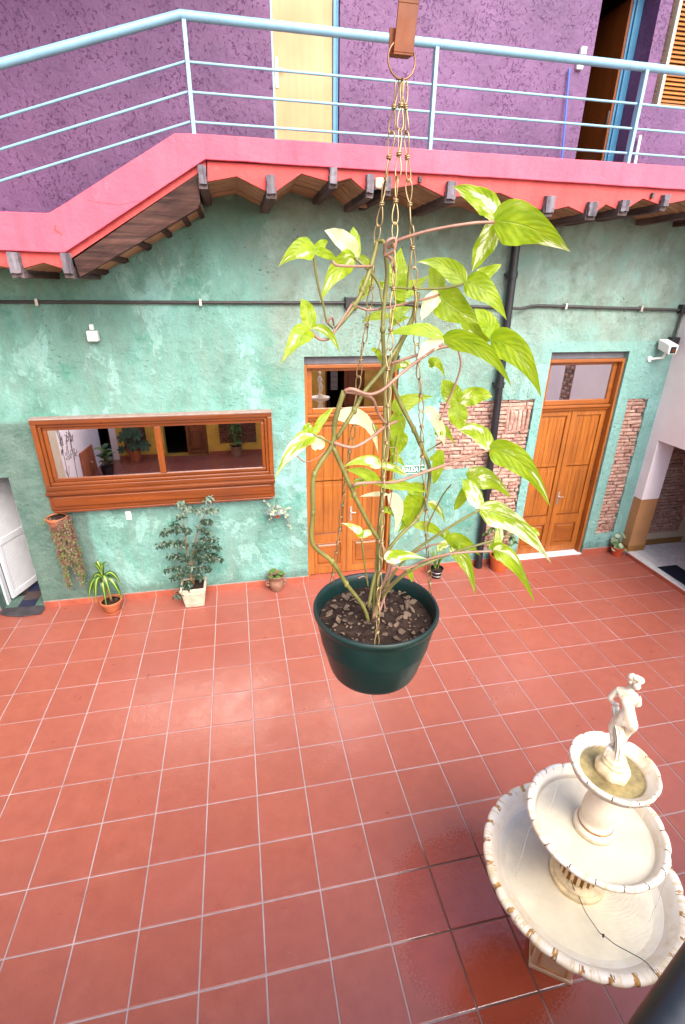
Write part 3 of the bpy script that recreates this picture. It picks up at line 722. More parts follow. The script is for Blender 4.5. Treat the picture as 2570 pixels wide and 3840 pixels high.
def beam(x, zb, w, zt, nm='beam'):
    m = MB(); m.box(x-w/2, x+w/2, -0.803, -0.003, zb, zb+0.075); m.ragged(.005, 5); o = m.build(nm, MT['beam'], bal)
    e = MB(); e.box(x-w*0.42, x+w*0.42, -0.826, -0.7715, zb+0.028, zt); e.ragged(.007, 3, 40); e.build('beam_end', MT['bend'], bal)
    return o
for (x, zb, w), zt in zip(BX, HT): beam(x, zb, w, zt)
m = MB(); m.hexa([(1.50, -.80, 3.835), (1.56, -.80, 3.83), (1.555, -.76, 3.83), (1.50, -.76, 3.835), (1.495, -.81, 3.90), (1.565, -.805, 3.905), (1.56, -.76, 3.905), (1.50, -.76, 3.90)]); m.build('plaster_lump', MT['beige'], bal, bevel=0.012)
m = MB(); m.box(1.488, 1.566, -0.30, -0.27, 3.775, 3.80); m.build('batten', MT['plank'], bal)
# vaults: boards sloping from each beam to a ridge
for i in range(len(BX)-1):
    x, zb, w = BX[i]; x2, zb2, w2 = BX[i+1]
    if x2-x < 0.16: continue
    mid = (x+x2)/2; zr = max(zb, zb2)+0.062+min(0.03, 0.06*(x2-x))
    a, b = x+w/2+0.001, x2-w2/2-0.001; nb = 9
    for j in range(nb):
        y0 = -0.741+j*0.739/nb; y1 = y0+0.739/nb-0.005; d = random.uniform(0, 0.004)
        m = MB(); m.hexa([(a, y0, zb+0.048+d), (mid-.0005, y0, zr+d), (mid-.0005, y1, zr+d), (a, y1, zb+0.048+d), (a, y0, zb+0.066), (mid-.0005, y0, zr+0.02), (mid-.0005, y1, zr+0.02), (a, y1, zb+0.066)]); m.ragged(.004, 2, 30); m.build('soffit_plank', MT['plank'], bal)
        m = MB(); m.hexa([(mid+.0005, y0, zr+d), (b, y0, zb2+0.048+d), (b, y1, zb2+0.048+d), (mid+.0005, y1, zr+d), (mid+.0005, y0, zr+0.02), (b, y0, zb2+0.066), (b, y1, zb2+0.066), (mid+.0005, y1, zr+0.02)]); m.ragged(.004, 2, 30); m.build('soffit_plank', MT['plank'], bal)
LB = [(-1.03, 3.203, 0.08), (-0.70, 3.205, 0.065), (-1.55, 3.2, 0.08), (-2.05, 3.2, 0.08)]
for (x, zb, w) in LB: beam(x, zb, w, 3.36)
for j in range(9):
    y0 = -0.741+j*0.739/9; y1 = y0+0.739/9-0.005
    for (a, c, zr) in ((-0.99, -0.733, 3.302), (-1.51, -1.07, 3.302), (-2.01, -1.59, 3.302)):
        md = (a+c)/2
        m = MB(); m.hexa([(a, y0, 3.253), (md, y0, zr), (md, y1, zr), (a, y1, 3.253), (a, y0, 3.27), (md, y0, zr+.02), (md, y1, zr+.02), (a, y1, 3.27)]); m.ragged(.004, 2, 30); m.build('soffit_plank', MT['plank'], bal)
        m = MB(); m.hexa([(md+.001, y0, zr), (c, y0, 3.253), (c, y1, 3.253), (md+.001, y1, zr), (md+.001, y0, zr+.02), (c, y0, 3.27), (c, y1, 3.27), (md+.001, y1, zr+.02)]); m.ragged(.004, 2, 30); m.build('soffit_plank', MT['plank'], bal)
# stair stringer, soffit boards, battens
m = MB(); m.prism([(-0.660, 3.326), (0.238, 3.872), (0.238, 3.700), (0.215, 3.660), (-0.640, 3.213)], -0.768, -0.722); bmesh.ops.triangulate(m.bm, faces=m.bm.faces[:]); m.ragged(.005, 5, 16); m.build('stringer', MT['stringer'], bal)
sdx, sdz = 0.86, 0.455; sl_ = math.hypot(sdx, sdz)
for j in range(6):
    y0 = -0.72+j*0.118; y1 = y0+0.112; d = random.uniform(0, .006)
    m = MB(); m.hexa([(-0.66, y0, 3.245+d), (0.23, y0, 3.716+d), (0.23, y1, 3.716+d), (-0.66, y1, 3.245+d), (-0.66, y0, 3.27), (0.23, y0, 3.741), (0.23, y1, 3.741), (-0.66, y1, 3.27)])
    m.ragged(.005, 3, 25); m.build('soffit_plank', MT['plank2'], bal)
for (x, z) in ((-0.610, 3.252), (-0.44, 3.340), (-0.24, 3.444), (-0.06, 3.540), (0.10, 3.622), (0.215, 3.684)):
    m = MB(); w = 0.034; m.hexa([(x-w/2, -.721, z-.012), (x+w/2, -.721, z+.006), (x+w/2, -.003, z+.006), (x-w/2, -.003, z-.012), (x-w/2-.006, -.721, z+.014), (x+w/2-.006, -.721, z+.033), (x+w/2-.006, -.003, z+.033), (x-w/2-.006, -.003, z+.014)])
    m.ragged(.005, 2, 30); m.build('batten', MT['stringer'], bal)
for (x, z) in ((1.845, 3.905), (3.86, 3.885)):
    m = MB(); m.box(x-0.012, x+0.012, -0.80, -0.7705, z-0.018, z+0.018); m.build('peg', MT['beam'], bal)

# railing
rail = thing('balcony_railing', 'light blue metal railing with round handrail and three thin bars along the pink balcony', 'railing', (1.9, -0.77, 4.09))
YR = -0.775
m = MB(); m.tube([(-2.4, YR, 3.925), (0.222, YR, 4.694), (6.4, YR, 4.684)], 0.0275, 14); m.build('handrail', MT['blue'], rail, smooth=True, auto=50)
for zl, zc in ((3.66, 4.469), (3.495, 4.316), (3.33, 4.158)):
    zl = zc-(zc-4.158)*0-0.313*2.62
    m = MB(); m.tube([(-2.4, YR, zl), (0.222, YR, zc)], 0.0085, 8); m.build('rail_bar', MT['blue'], rail, smooth=True, auto=50)
    for a, b in ((0.24, 1.885), (1.91, 3.545), (3.57, 5.2), (5.22, 6.4)):
        m = MB(); m.tube([(a, YR, zc), (b, YR, zc+(-0.004 if a > 2 else 0))], 0.0085, 8); m.build('rail_bar', MT['blue'], rail, smooth=True, auto=50)
for x in (0.231, 1.897, 3.556, 5.21):
    m = MB(); m.box(x-0.003, x+0.022, YR-0.022, YR-0.014, 4.05, 4.67); m.box(x-0.003, x+0.003, YR-0.0135, YR+0.030, 4.05, 4.67); m.build('post', MT['blue'], rail, bevel=0.0015)

# ================================================================== RIGHT WHITE WALL + PASSAGE
ww = thing('white_wall', 'white side wall with ochre dado and low passage opening at the right edge', 'wall')
m = MB()
wall_sheet(m, -1.12, -0.001, 0.046, 3.92, [(-1.12, -0.135, 0.0, 1.555), (-1.12, 0, 0.0, 0.79)], 5.24, 5.49, 0, 'x')
wall_sheet(m, -5.5, -1.121, -0.01, 2.5, [(-1.66, -1.42, 1.55, 2.3)], 5.24, 5.49, 0, 'x')
m.build('plaster', MT['white'], ww)
m = MB(); m.box(5.2415, 5.4885, -0.1335, -0.002, 0.046, 0.789); m.build('dado', MT['ochre'], ww)
m = MB(); m.box(5.236, 5.494, -0.140, -0.012, 0.052, 0.130); m.build('skirting', MT['dochre'], ww, bevel=0.003)
m = MB(); m.box(5.26, 5.40, -1.665, -1.415, 1.54, 2.31)
o = m.build('brick_strip', MT['mortar'], ww)
for r in range(12):
    z = 1.57+r*0.062
    for y in ((-1.60, -1.47) if r % 2 else (-1.54,)):
        inst('brick', random.choice(BV), o, (5.252, y+random.uniform(-.01, .01), z), (0, 0, -PI/2), (0.72, 1.4, 1.08))
pwl = thing('passage_wall', 'brick faced wall with beige border inside the passage at the right edge', 'wall')
m = MB(); m.box(5.491, 9.0, -0.010, 0.2, 0.046, 1.75); m.build('plaster', MT['beige'], pwl)
m = MB(); m.box(5.496, 6.18, -0.022, -0.0105, 0.052, 0.130); m.build('skirting', MT['dochre'], pwl, bevel=0.002)
brick_patch(pwl, [(5.555, 6.075, 0.235, 1.70)], -0.030)
m = MB(); m.box(5.491, 9.0, -1.5, -0.011, 1.76, 1.80); m.build('ceiling', MT['white'], pwl)
m = MB(); m.box(5.491, 9.0, -1.50, -1.13, 0.046, 1.759); m.build('near_wall', MT['beige'], pwl)
m = MB(); m.box(6.6, 6.7, -1.129, -0.011, 0.046, 1.75); m.build('end_wall', MT['brownroom'], pwl)
m = MB(); m.box(5.33, 5.60, -0.99, -0.56, 0.053, 0.062); o = m.build('door_mat', MT['mat'], bevel=0.003); tag(o, 'dark navy doormat on the white passage tiles', 'doormat')

# ================================================================== WOODEN DOUBLE DOORS
def double_door(x0, x1, zt, label, tilt):
    t = thing('double_door', label, 'door', ((x0+x1)/2, 0.12, 0.0))
    e = 0.0015
    m = MB(); m.box(x0+e, x1-e, 0.06, 0.15, zt-0.078, zt-e); m.build('lintel', MT['lintel'], t)
    zf = zt-0.081
    # frame: jambs and head
    for (a, b) in ((x0+e, x0+0.030), (x1-0.030, x1-e)):
        m = MB(); m.box(a, b, 0.030, 0.155, 0.012, zf); m.build('jamb', MT['dwood'], t, bevel=0.004)
    m = MB(); m.box(x0+0.031, x1-0.031, 0.030, 0.155, zf-0.035, zf); m.build('head', MT['dwoodx'], t, bevel=0.004)
    a, b = x0+0.032, x1-0.032
    # transom sash
    tr = MB(); z0, z1 = 1.965, zf-0.037
    tr.box(a, a+0.055, 0.095, 0.135, z0, z1); tr.box(b-0.055, b, 0.095, 0.135, z0, z1); tr.box(a+.0555, b-.0555, 0.095, 0.135, z0, z0+0.055); tr.box(a+.0555, b-.0555, 0.095, 0.135, z1-0.035, z1)
    s = tr.build('transom', MT['dwoodx'], t, bevel=0.005)
    g = MB(); g.box(-(b-a)/2+0.057, (b-a)/2-0.057, -0.002, 0.002, -(z1-z0)/2+0.057, (z1-z0)/2-0.037)
    go = g.build('pane', MT['pane'], None); go.parent = s; go.location = Vector(((a+b)/2, 0.113, (z0+z1)/2))-wloc(s); go.rotation_euler = (tilt[0], 0, tilt[1])
    # cornice rail
    m = MB(); m.prism([(0.062, 1.962), (0.062, 1.935), (0.078, 1.925), (0.085, 1.895), (0.150, 1.895), (0.150, 1.962)], a, b, 'x'); m.build('cornice', MT['dwoodx'], t, bevel=0.003)
    mid = (a+b)/2
    for (l, r, which) in ((a, mid-0.002, 0), (mid+0.002, b, 1)):
        lf = MB(); st = 0.062
        lf.box(l, l+st, 0.105, 0.145, 0.02, 1.892); lf.box(r-st, r, 0.105, 0.145, 0.02, 1.892)
        for (za, zb) in ((0.02, 0.115), (0.44, 0.555), (1.835, 1.892)): lf.box(l+st+.0004, r-st-.0004, 0.106, 0.144, za, zb)
        lo = lf.build('leaf', MT['dwood'], t, bevel=0.004)
        # bottom raised panel
        p = MB(); p.box(l+st, r-st, 0.124, 0.136, 0.115, 0.44); p.build('panel', MT['dwood'], lo)
        p = MB(); q = 0.032; p.hexa([(l+st+q, .124, .147), (r-st-q, .124, .147), (r-st-q, .124, .408), (l+st+q, .124, .408), (l+st+q+.02, .112, .167), (r-st-q-.02, .112, .167), (r-st-q-.02, .112, .388), (l+st+q+.02, .112, .388)]); p.build('raised_panel', MT['dwoodx'], lo)
        p = MB()
        for (xa, xb, za, zb) in ((l+st, r-st, .42, .44), (l+st, r-st, .115, .135), (l+st, l+st+.018, .136, .419), (r-st-.018, r-st, .136, .419)): p.box(xa, xb, .098, .118, za, zb)
        p.build('moulding', MT['dwoodx'], lo, bevel=0.005)
        p = MB(); p.box(l+st-.005, r-st+.005, .096, .104, .560, .574); p.build('moulding', MT['mwood'], lo, bevel=0.003)
        # tall panel of upright boards with reeded grooves
        nb = 3; wq = (r-st-l-st)/nb
        for k in range(nb):
            xa = l+st+k*wq
            for (za, zb) in ((0.556, 1.18), (1.225, 1.834)):
                p = MB(); p.box(xa+.001, xa+wq-.001, .126, .136, za-.03 if za > 1 else za, zb+.03 if zb < 1.5 else zb)
                p.box(xa+.008, xa+wq*.5-.002, .1225, .127, za+.03, zb-.03)
                p.box(xa+wq*.5+.002, xa+wq-.008, .1225, .127, za+.03, zb-.03)
                p.build('board', MT['dwood'], lo, bevel=0.004)
        if which == 1:
            p = MB(); p.box(l+.022, l+.046, .100, .1045, .70, .875); p.build('handle_plate', MT['metal'], lo, bevel=0.002)
            p = MB(); p.tube([(l+.034, .10, .815), (l+.034, .07, .815)], .006); p.tube([(l+.034, .072, .815), (l+.085, .072, .813)], .006); p.build('handle', MT['metal'], lo)
        for zh in (0.30, 0.95, 1.6):
            p = MB(); xx = l-0.004 if which == 0 else r+0.004; p.tube([(xx, .098, zh), (xx, .098, zh+.06)], .006); p.build('hinge', MT['crack'], lo)
    p = MB(); p.tube([(x0+.031, .09, 2.22), (x0+.031, .09, 2.28)], .006); p.build('hinge', MT['crack'], t)
    p = MB(); p.box(mid-.012, mid+.012, .094, .1045, .022, 1.89); p.build('astragal', MT['dwood'], t, bevel=0.004)
    m = MB(); m.box(x0+.002, x1-.002, 0.001, 0.16, 0.0, 0.011); m.build('threshold', MT['white'] if x0 > 3 else MT['skirt'], t)
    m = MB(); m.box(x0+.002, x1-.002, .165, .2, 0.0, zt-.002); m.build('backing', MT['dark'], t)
    return t
double_door(D1[0], D1[1], D1[3], 'wooden double door half hidden behind the hanging plant, statue mirrored in its transom', (R(-0.55), R(-0.45)))
double_door(D2[0], D2[1], D2[3], 'wooden double door between the two brick patches, white wall mirrored in its transom', (0, 0))

# white metal door, left edge
t = thing('white_metal_door', 'white ribbed metal door standing open in the dark opening at the left edge', 'door', (-2.2, 0.22, 0))
dd = Vector((0.125, 0.345, 0)).normalized(); nn = Vector((dd.y, -dd.x, 0)); hp = Vector((-2.195, 0.20, 0))
def obox(mb_, u0, u1, v0, v1, z0, z1):
    c = [hp+dd*u+nn*v for (u, v) in ((u0, v0), (u1, v0), (u1, v1), (u0, v1))]
    mb_.hexa([(p.x, p.y, z0) for p in c]+[(p.x, p.y, z1) for p in c])
m = MB(); obox(m, 0, .045, 0, .03, .03, 1.42); obox(m, .395, .44, 0, .03, .03, 1.42); obox(m, .0455, .3945, 0, .03, .03, .10); obox(m, .0455, .3945, 0, .03, .66, .73); obox(m, .0455, .3945, 0, .03, 1.36, 1.42)
lf = m.build('leaf', MT['wmetal'], t, bevel=0.004)
for k in range(18):
    u = .046+k*.01935
    m = MB(); obox(m, u, u+.0165, .006 if k % 2 else .010, .022, .1, .66); obox(m, u, u+.0165, .006 if k % 2 else .010, .022, .73, 1.36); m.build('rib', MT['wmetal'], lf)
m = MB(); c = hp+dd*.42+nn*.032; m.tube([c+Vector((0, 0, .70)), c+nn*.03+Vector((0, 0, .70)), c+nn*.03-dd*.07+Vector((0, 0, .69))], .008); m.build('handle', MT['metal'], lf)
m = MB(); m.box(-2.217, -2.197, .12, .19, .0, 1.48); m.build('frame', MT['wmetal'], t, bevel=0.003)
lr = thing('side_room', 'dark room with blue and brown floor tiles behind the open white door', 'room')
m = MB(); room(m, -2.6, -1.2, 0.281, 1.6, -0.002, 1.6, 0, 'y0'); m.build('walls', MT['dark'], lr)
for i in range(8):
    for j in range(8):
        x = -2.6+i*.17; y = 0.01+j*.17
        if y < .28 and not (-2.21 < x and x+.17 < -1.75): continue
        m = MB(); m.box(max(x, -2.21)+.002 if y < .28 else x+.002, min(x+.168, -1.803) if y < .28 else x+.168, y, y+.166, -0.001, .004); m.build('floor_tile', MT['btile'] if (i+j) % 2 else MT['brtile'], lr)
# threshold rag
m = MB(); pr = [(-2.30, -.02), (-2.12, -.115), (-1.98, -.15), (-1.80, -.135), (-1.79, -.055), (-1.80, .02), (-2.0, .03), (-2.20, .04)]
m.prism([(a, b) for a, b in pr], .004, .016, 'z'); o = m.build('door_rag', MT['matg'], bevel=0.004); tag(o, 'dark grey worn floor cloth in front of the white metal door', 'mat')

# ================================================================== MIRROR WINDOW
mw = thing('mirror_window', 'wide reddish wooden window with two mirror panes on the green wall', 'window', (-0.38, -0.06, 1.14))
X0, X1 = -1.465, 0.704; Z0, Z1 = 1.15, 2.045
def ring(x0, x1, z0, z1, w, y0, y1, name='frame'):
    m = MB(); m.box(x0, x1, y0, y1, z1-w, z1); m.box(x0, x1, y0, y1, z0, z0+w); m.build(name, MT['mwood'], mw, bevel=0.006)
    m = MB(); m.box(x0, x0+w, y0, y1, z0+w+.0005, z1-w-.0005); m.box(x1-w, x1, y0, y1, z0+w+.0005, z1-w-.0005); m.build(name, MT['mwoodz'], mw, bevel=0.006)
ring(X0, X1, 1.355, Z1, 0.045, -0.105, -0.002)
ring(X0+0.046, X1-0.046, 1.401, Z1-0.046, 0.028, -0.085, -0.002, 'moulding')
ring(X0+0.075, X1-0.075, 1.430, Z1-0.075, 0.035, -0.062, -0.002, 'sash')
m = MB(); m.box(-0.417, -0.357, -0.060, -0.003, 1.466, Z1-0.111); m.build('mullion', MT['mwoodz'], mw, bevel=0.005)
for a, b in ((X0+0.111, -0.418), (-0.356, X1-0.111)):
    m = MB(); m.box(a, b, -0.048, -0.040, 1.466, Z1-0.111); m.build('pane', MT['mirror'], mw)
m = MB(); m.prism([(-0.105, 1.354), (-0.128, 1.345), (-0.128, 1.318), (-0.115, 1.305), (-0.002, 1.305), (-0.002, 1.354)], X0-.005, X1+.005, 'x'); m.build('sill', MT['mwood'], mw, bevel=0.004)
m = MB(); m.box(X0+.004, X1-.004, -0.102, -0.002, 1.152, 1.304); m.build('apron', MT['mwood'], mw, bevel=0.005)
m = MB(); m.box(X0+.04, X1-.04, -0.116, -0.1025, 1.195, 1.292); m.build('apron_panel', MT['mwood'], mw, bevel=0.008)
m = MB(); m.box(X0+.02, X1-.02, -0.112, -0.002, 1.128, 1.151); m.build('moulding', MT['mwood'], mw, bevel=0.006)
m = MB(); m.box(X0-.006, X1+.004, -0.110, -0.002, Z1+.0005, Z1+.010); m.build('dust_cap', MT['mortar'], mw)

# ================================================================== WALL FITTINGS
t = thing('wall_conduit', 'thin grey conduit running across the green wall below the balcony', 'conduit', (1.5, -0.03, 3.03))
m = MB(); m.tube([(-2.3, -0.03, 3.022), (1.44, -0.03, 3.037)], 0.014, 10); m.build('pipe', MT['conduit'], t, smooth=True, auto=50)
zz = 3.0
m = MB(); m.tube([(1.56, -0.03, 3.035), (2.9, -0.03, 3.005), (3.10, -0.05, 2.998), (3.20, -0.115, 2.996), (3.27, -0.08, 3.000), (3.36, -0.03, 3.015), (3.45, -0.03, 3.022), (5.18, -0.03, 2.985)], 0.014, 10); m.build('pipe', MT['conduit'], t, smooth=True, auto=50)
m = MB(); m.tube([(5.185, -0.03, 2.98), (5.165, -0.04, 2.64)], 0.011, 8); m.build('pipe', MT['conduit'], t, smooth=True, auto=50)
m = MB(); m.box(1.44, 1.56, -0.07, -0.001, 2.985, 3.085); m.build('junction_box', MT['black'], t, bevel=0.006)
m = MB(); m.box(5.14, 5.235, -0.07, -0.001, 2.95, 3.04); m.build('junction_box', MT['black'], t, bevel=0.006)
for x, z in ((0.13, 3.032), (3.76, 3.016), (4.66, 2.997), (-1.2, 3.026)):
    m = MB(); m.box(x-0.012, x+0.012, -0.05, -0.001, z-0.03, z+0.028); m.build('clamp', MT['metal'], t, bevel=0.003)
t = thing('downpipe', 'black drainpipe running down the green wall past the brick patch', 'drainpipe', (3.15, -0.07, 0))
m = MB(); m.tube([(3.085, -0.068, 3.76), (3.178, -0.068, 0.012)], 0.040, 16); m.build('pipe', MT['black'], t, smooth=True, auto=50)
for z in (3.30, 2.25, 1.05):
    x = 3.085+(3.76-z)*0.0248; m = MB(); m.tube([(x, -.068, z-.028), (x+.0014, -.068, z+.028)], 0.049, 16); m.tube([(x, -.068, z-.036), (x, -.068, z-.028)], 0.052, 16); m.build('collar', MT['black'], t, smooth=True, auto=50)
    m = MB(); m.box(x-.055, x+.055, -.075, -.001, z-.010, z+.010); m.build('bracket', MT['black'], t)
m = MB(); m.tube([(3.178, -.068, .001), (3.178, -.068, .06)], .046, 16); m.build('shoe', MT['black'], t, smooth=True, auto=50)
t = thing('wall_sensor', 'small white box lamp on the green wall above the mirror window', 'sensor', (-0.80, -0.05, 2.76))
m = MB(); m.box(-0.846, -0.760, -0.095, -0.020, 2.715, 2.800); m.build('body', MT['plastic'], t, bevel=0.006)
m = MB(); m.box(-0.828, -0.795, -0.035, -0.001, 2.805, 2.850); m.build('bracket', MT['plastic'], t, bevel=0.004)
t = thing('wall_outlet', 'white electric outlet on the green wall under the mirror window', 'outlet', (-0.795, -0.01, 1.01))
m = MB(); m.box(-0.823, -0.768, -0.014, -0.001, 0.962, 1.056); p = m.build('plate', MT['plastic'], t, bevel=0.006)
for x, z in ((-0.803, 1.02), (-0.788, 1.02), (-0.796, 1.0)):
    m = MB(); m.box(x-.003, x+.003, -.0148, -.0141, z-.006, z+.006); m.build('slot', MT['line'], p)
t = thing('security_camera', 'white security camera on an arm beside the corner of the white wall', 'camera', (5.03, -0.1, 2.5))
m = MB(); m.hexa([(4.985, -.20, 2.545), (5.085, -.20, 2.545), (5.085, -.04, 2.585), (4.985, -.04, 2.585), (4.975, -.205, 2.640), (5.095, -.205, 2.640), (5.095, -.035, 2.690), (4.975, -.035, 2.690)]); b = m.build('housing', MT['plastic'], t, bevel=0.006)
m = MB(); m.hexa([(5.0, -.206, 2.556), (5.07, -.206, 2.556), (5.07, -.200, 2.556), (5.0, -.200, 2.556), (5.0, -.206, 2.625), (5.07, -.206, 2.625), (5.07, -.200, 2.625), (5.0, -.200, 2.625)]); w_ = m.build('window', MT['black'], b)
m = MB(); m.tube([(5.035, -.211, 2.585), (5.035, -.207, 2.585)], .018, 14); m.build('lens', MT['strap'], b)
m = MB(); m.tube([(4.945, -.002, 2.475), (4.945, -.02, 2.475)], .03, 12); m.tube([(4.945, -.02, 2.475), (5.03, -.10, 2.50), (5.035, -.11, 2.55)], .012, 8); m.build('arm', MT['plastic'], t, smooth=True, auto=50)
m = MB(); m.box(5.10, 5.19, -.10, -.02, 2.60, 2.71); m.build('rear_box', MT['black'], t, bevel=0.005)
# exit sign
t = thing('exit_sign', 'green and white sign reading SALIDA with an arrow on the wall beside the hanging plant', 'sign', (2.255, -0.006, 1.32))
SX0, SX1, SZ0, SZ1 = 2.125, 2.39, 1.275, 1.372
m = MB(); m.box(SX0, SX1, -.006, -.001, SZ0, SZ1); p = m.build('board', MT['plastic'], t, bevel=0.002)
m = MB(); m.box(SX0+.008, SX1-.008, -.0075, -.006, SZ0+.008, SZ1-.008); g = m.build('green_field', MT['signg'], t)
cu = bpy.data.curves.new('lettering', 'FONT'); cu.body = 'SALIDA'; cu.size = 0.066; cu.extrude = 0.0006; cu.offset = 0.0014
co = bpy.data.objects.new('lettering', cu); COL.objects.link(co)
dg = bpy.context.evaluated_depsgraph_get(); me = bpy.data.meshes.new_from_object(co.evaluated_get(dg)); bpy.data.objects.remove(co)
xs_ = [v.co.x for v in me.vertices]; wd = max(xs_)-min(xs_); sc_ = 0.168/wd
for v in me.vertices: v.co = Vector(((v.co.x-min(xs_))*sc_, v.co.z, v.co.y*1.12))
me.materials.append(MT['plastic']); lo = bpy.data.objects.new('lettering', me); COL.objects.link(lo); lo.parent = t; lo.location = Vector((SX0+.014, -.0085, 1.300))-wloc(t)
m = MB(); m.box(2.318, 2.323, -.0088, -.0076, SZ0+.012, SZ1-.012); m.prism([(2.330, 1.318), (2.350, 1.318), (2.350, 1.304), (2.374, 1.3235), (2.350, 1.343), (2.350, 1.329), (2.330, 1.329)], -.0088, -.0076); m.build('arrow', MT['plastic'], t)

# ================================================================== LEAF HELPERS
def blade(mb, uvl, base, ctrl, tip, hw, nrm, fold=0.15, wave=0.0, prof=None, ns=12, nw=3, thick=0, seed=0, droop=0, voff=0.0, bias=0.0):
    """One lobe: midrib bezier base-ctrl-tip, half width hw, nrm = direction the upper face looks."""
    prof = prof or [(0, .22), (.08, .62), (.2, .93), (.32, 1), (.5, .88), (.7, .55), (.86, .25), (.95, .09), (1, .0)]
    base, ctrl, tip = Vector(base), Vector(ctrl), Vector(tip); rr = random.Random(seed); ph = rr.uniform(0, 6)
    rows = []
    for i in range(ns+1):
        t = i/ns; p = base*(1-t)**2+ctrl*2*t*(1-t)+tip*t*t; tg = ((ctrl-base)*2*(1-t)+(tip-ctrl)*2*t)
        tg = tg.normalized() if tg.length > 1e-9 else (tip-base).normalized()
        sd = tg.cross(nrm); sd = sd.normalized() if sd.length > 1e-6 else tg.orthogonal().normalized(); n = sd.cross(tg).normalized()
        for q in range(len(prof)-1):
            if prof[q][0] <= t <= prof[q+1][0]:
                a, b = prof[q], prof[q+1]; w = a[1]+(b[1]-a[1])*((t-a[0])/(b[0]-a[0])); break
        w *= hw; row = []
        for j in range(-nw, nw+1):
            u = j/nw
            off = fold*abs(u)*w+1.7*wave*w*math.sin(t*13+ph+(2 if u > 0 else 0))*abs(u)**1.5+.05*hw*math.sin(t*34+ph)*abs(u)**.5*(1-t)-droop*w*u*u
            if w < 1e-5 and j != 0: row.append(None); continue
            v = mb.bm.verts.new(p+sd*(u*w*(1+bias*(1 if u > 0 else -1)))+n*off); v_uv = (u, t+voff); row.append((v, v_uv))
        rows.append(row)
    for i in range(ns):
        for j in range(2*nw):
            q = [rows[i][j], rows[i][j+1], rows[i+1][j+1], rows[i+1][j]]
            if rows[i+1][j] is None or rows[i+1][j+1] is None:
                cv = rows[i+1][nw]; q = [rows[i][j], rows[i][j+1], cv]
            if any(x is None for x in q): continue
            if len({id(x[0]) for x in q}) < 3: continue
            f = mb.bm.faces.new([x[0] for x in q])
            for lp, x in zip(f.loops, q): lp[uvl].uv = x[1]
def leaf_obj(name, mat, parent, blades, mats=None, idx=None):
    mb = MB(); uvl = mb.bm.loops.layers.uv.new('UVMap')
    for q, k in enumerate(blades):
        n0 = len(mb.bm.faces); blade(mb, uvl, **k)
        if idx:
            mb.bm.faces.ensure_lookup_table()
            for f in mb.bm.faces[n0:]: f.material_index = idx[q]
    o = wloc(parent); bmesh.ops.translate(mb.bm, verts=mb.bm.verts, vec=-o)
    me = bpy.data.meshes.new(name); mb.bm.to_mesh(me); mb.bm.free()
    for m_ in (mats or [mat]): me.materials.append(m_)
    for p in me.polygons: p.use_smooth = True
    ob = bpy.data.objects.new(name, me); COL.objects.link(ob); ob.parent = parent; return ob
def bez(pts, n=6):
    """Catmull-Rom through points."""
    P = [Vector(p) for p in pts]; out = []
    for i in range(len(P)-1):
        p0 = P[max(i-1, 0)]; p1 = P[i]; p2 = P[i+1]; p3 = P[min(i+2, len(P)-1)]
        for k in range(n):
            t = k/n; out.append(0.5*((2*p1)+(p2-p0)*t+(2*p0-5*p1+4*p2-p3)*t*t+(3*p1-p0-3*p2+p3)*t**3))
    out.append(P[-1]); return out

# ================================================================== HANGING PLANTER
PC = Vector((0.6463, -4.1738, 2.589)); Y0 = PC.y
hb = thing('ceiling_bracket', 'orange brown metal hook bracket holding the hanging planter at the top edge', 'bracket', (0.646, Y0, 3.9))
m = MB()
ya, yb = Y0-.006, Y0-.003
m.hexa([(.6335, ya, 3.4425), (.6595, ya, 3.4425), (.6595, yb, 3.4425), (.6335, yb, 3.4425), (.6372, ya, 3.4900), (.6636, ya, 3.4900), (.6636, yb, 3.4900), (.6372, yb, 3.4900)])
m.hexa([(.6372, ya, 3.4901), (.6636, ya, 3.4901), (.6636, yb, 3.4901), (.6372, yb, 3.4901), (.640, ya, 3.96), (.666, ya, 3.96), (.666, yb, 3.96), (.640, yb, 3.96)])
m.hexa([(.6335, ya, 3.4400), (.6595, ya, 3.4400), (.6560, Y0+.006, 3.4400), (.6310, Y0+.006, 3.4400), (.6335, ya, 3.4424), (.6595, ya, 3.4424), (.6560, Y0+.006, 3.4424), (.6310, Y0+.006, 3.4424)])
m.build('strap', MT['strap'], hb, bevel=0.0006)
m = MB(); m.box(.6300, .6550, Y0+.004, Y0+.007, 3.4426, 3.4693); m.build('hook_lip', MT['strap'], hb, bevel=0.0006)
m = MB(); m.box(-2.40, 5.3, Y0-.06, Y0+.02, 3.96, 4.05); m.build('ceiling_timber', MT['beam'], hb, bevel=0.004)

hp_ = thing('hanging_planter', 'dark green plastic pot with variegated climbing plant hanging on three wire chains', 'hanging plant', tuple(PC))
m = MB(); prof = [(0.0, -.150), (.084, -.150), (.089, -.147), (.093, -.138), (.1095, -.075), (.1105, -.072), (.1105, -.068), (.117, -.035), (.1175, -.018), (.1225, -.014), (.1255, -.006), (.1255, -.001), (.1235, .0025), (.1195, .002), (.117, -.003), (.1145, -.014), (.1125, -.045), (.0, -.046)]
m.lathe([(r, z+PC.z) for r, z in prof], PC.x, PC.y, 56); m.build('pot', MT['pot'], hp_, smooth=True, auto=38)
m = MB(); n = 26
rows = []
for i in range(8):
    r = .1133*i/7
    rows.append([m.bm.verts.new((PC.x+r*math.cos(2*PI*k/n), PC.y+r*math.sin(2*PI*k/n), PC.z-.030+.006*mnoise.noise(Vector((r*60*math.cos(2*PI*k/n), r*60*math.sin(2*PI*k/n), 1)))+.010*(1-i/7))) for k in range(n)])
for i in range(7):
    for k in range(n): m.bm.faces.new([rows[i][k], rows[i][(k+1) % n], rows[i+1][(k+1) % n], rows[i+1][k]])
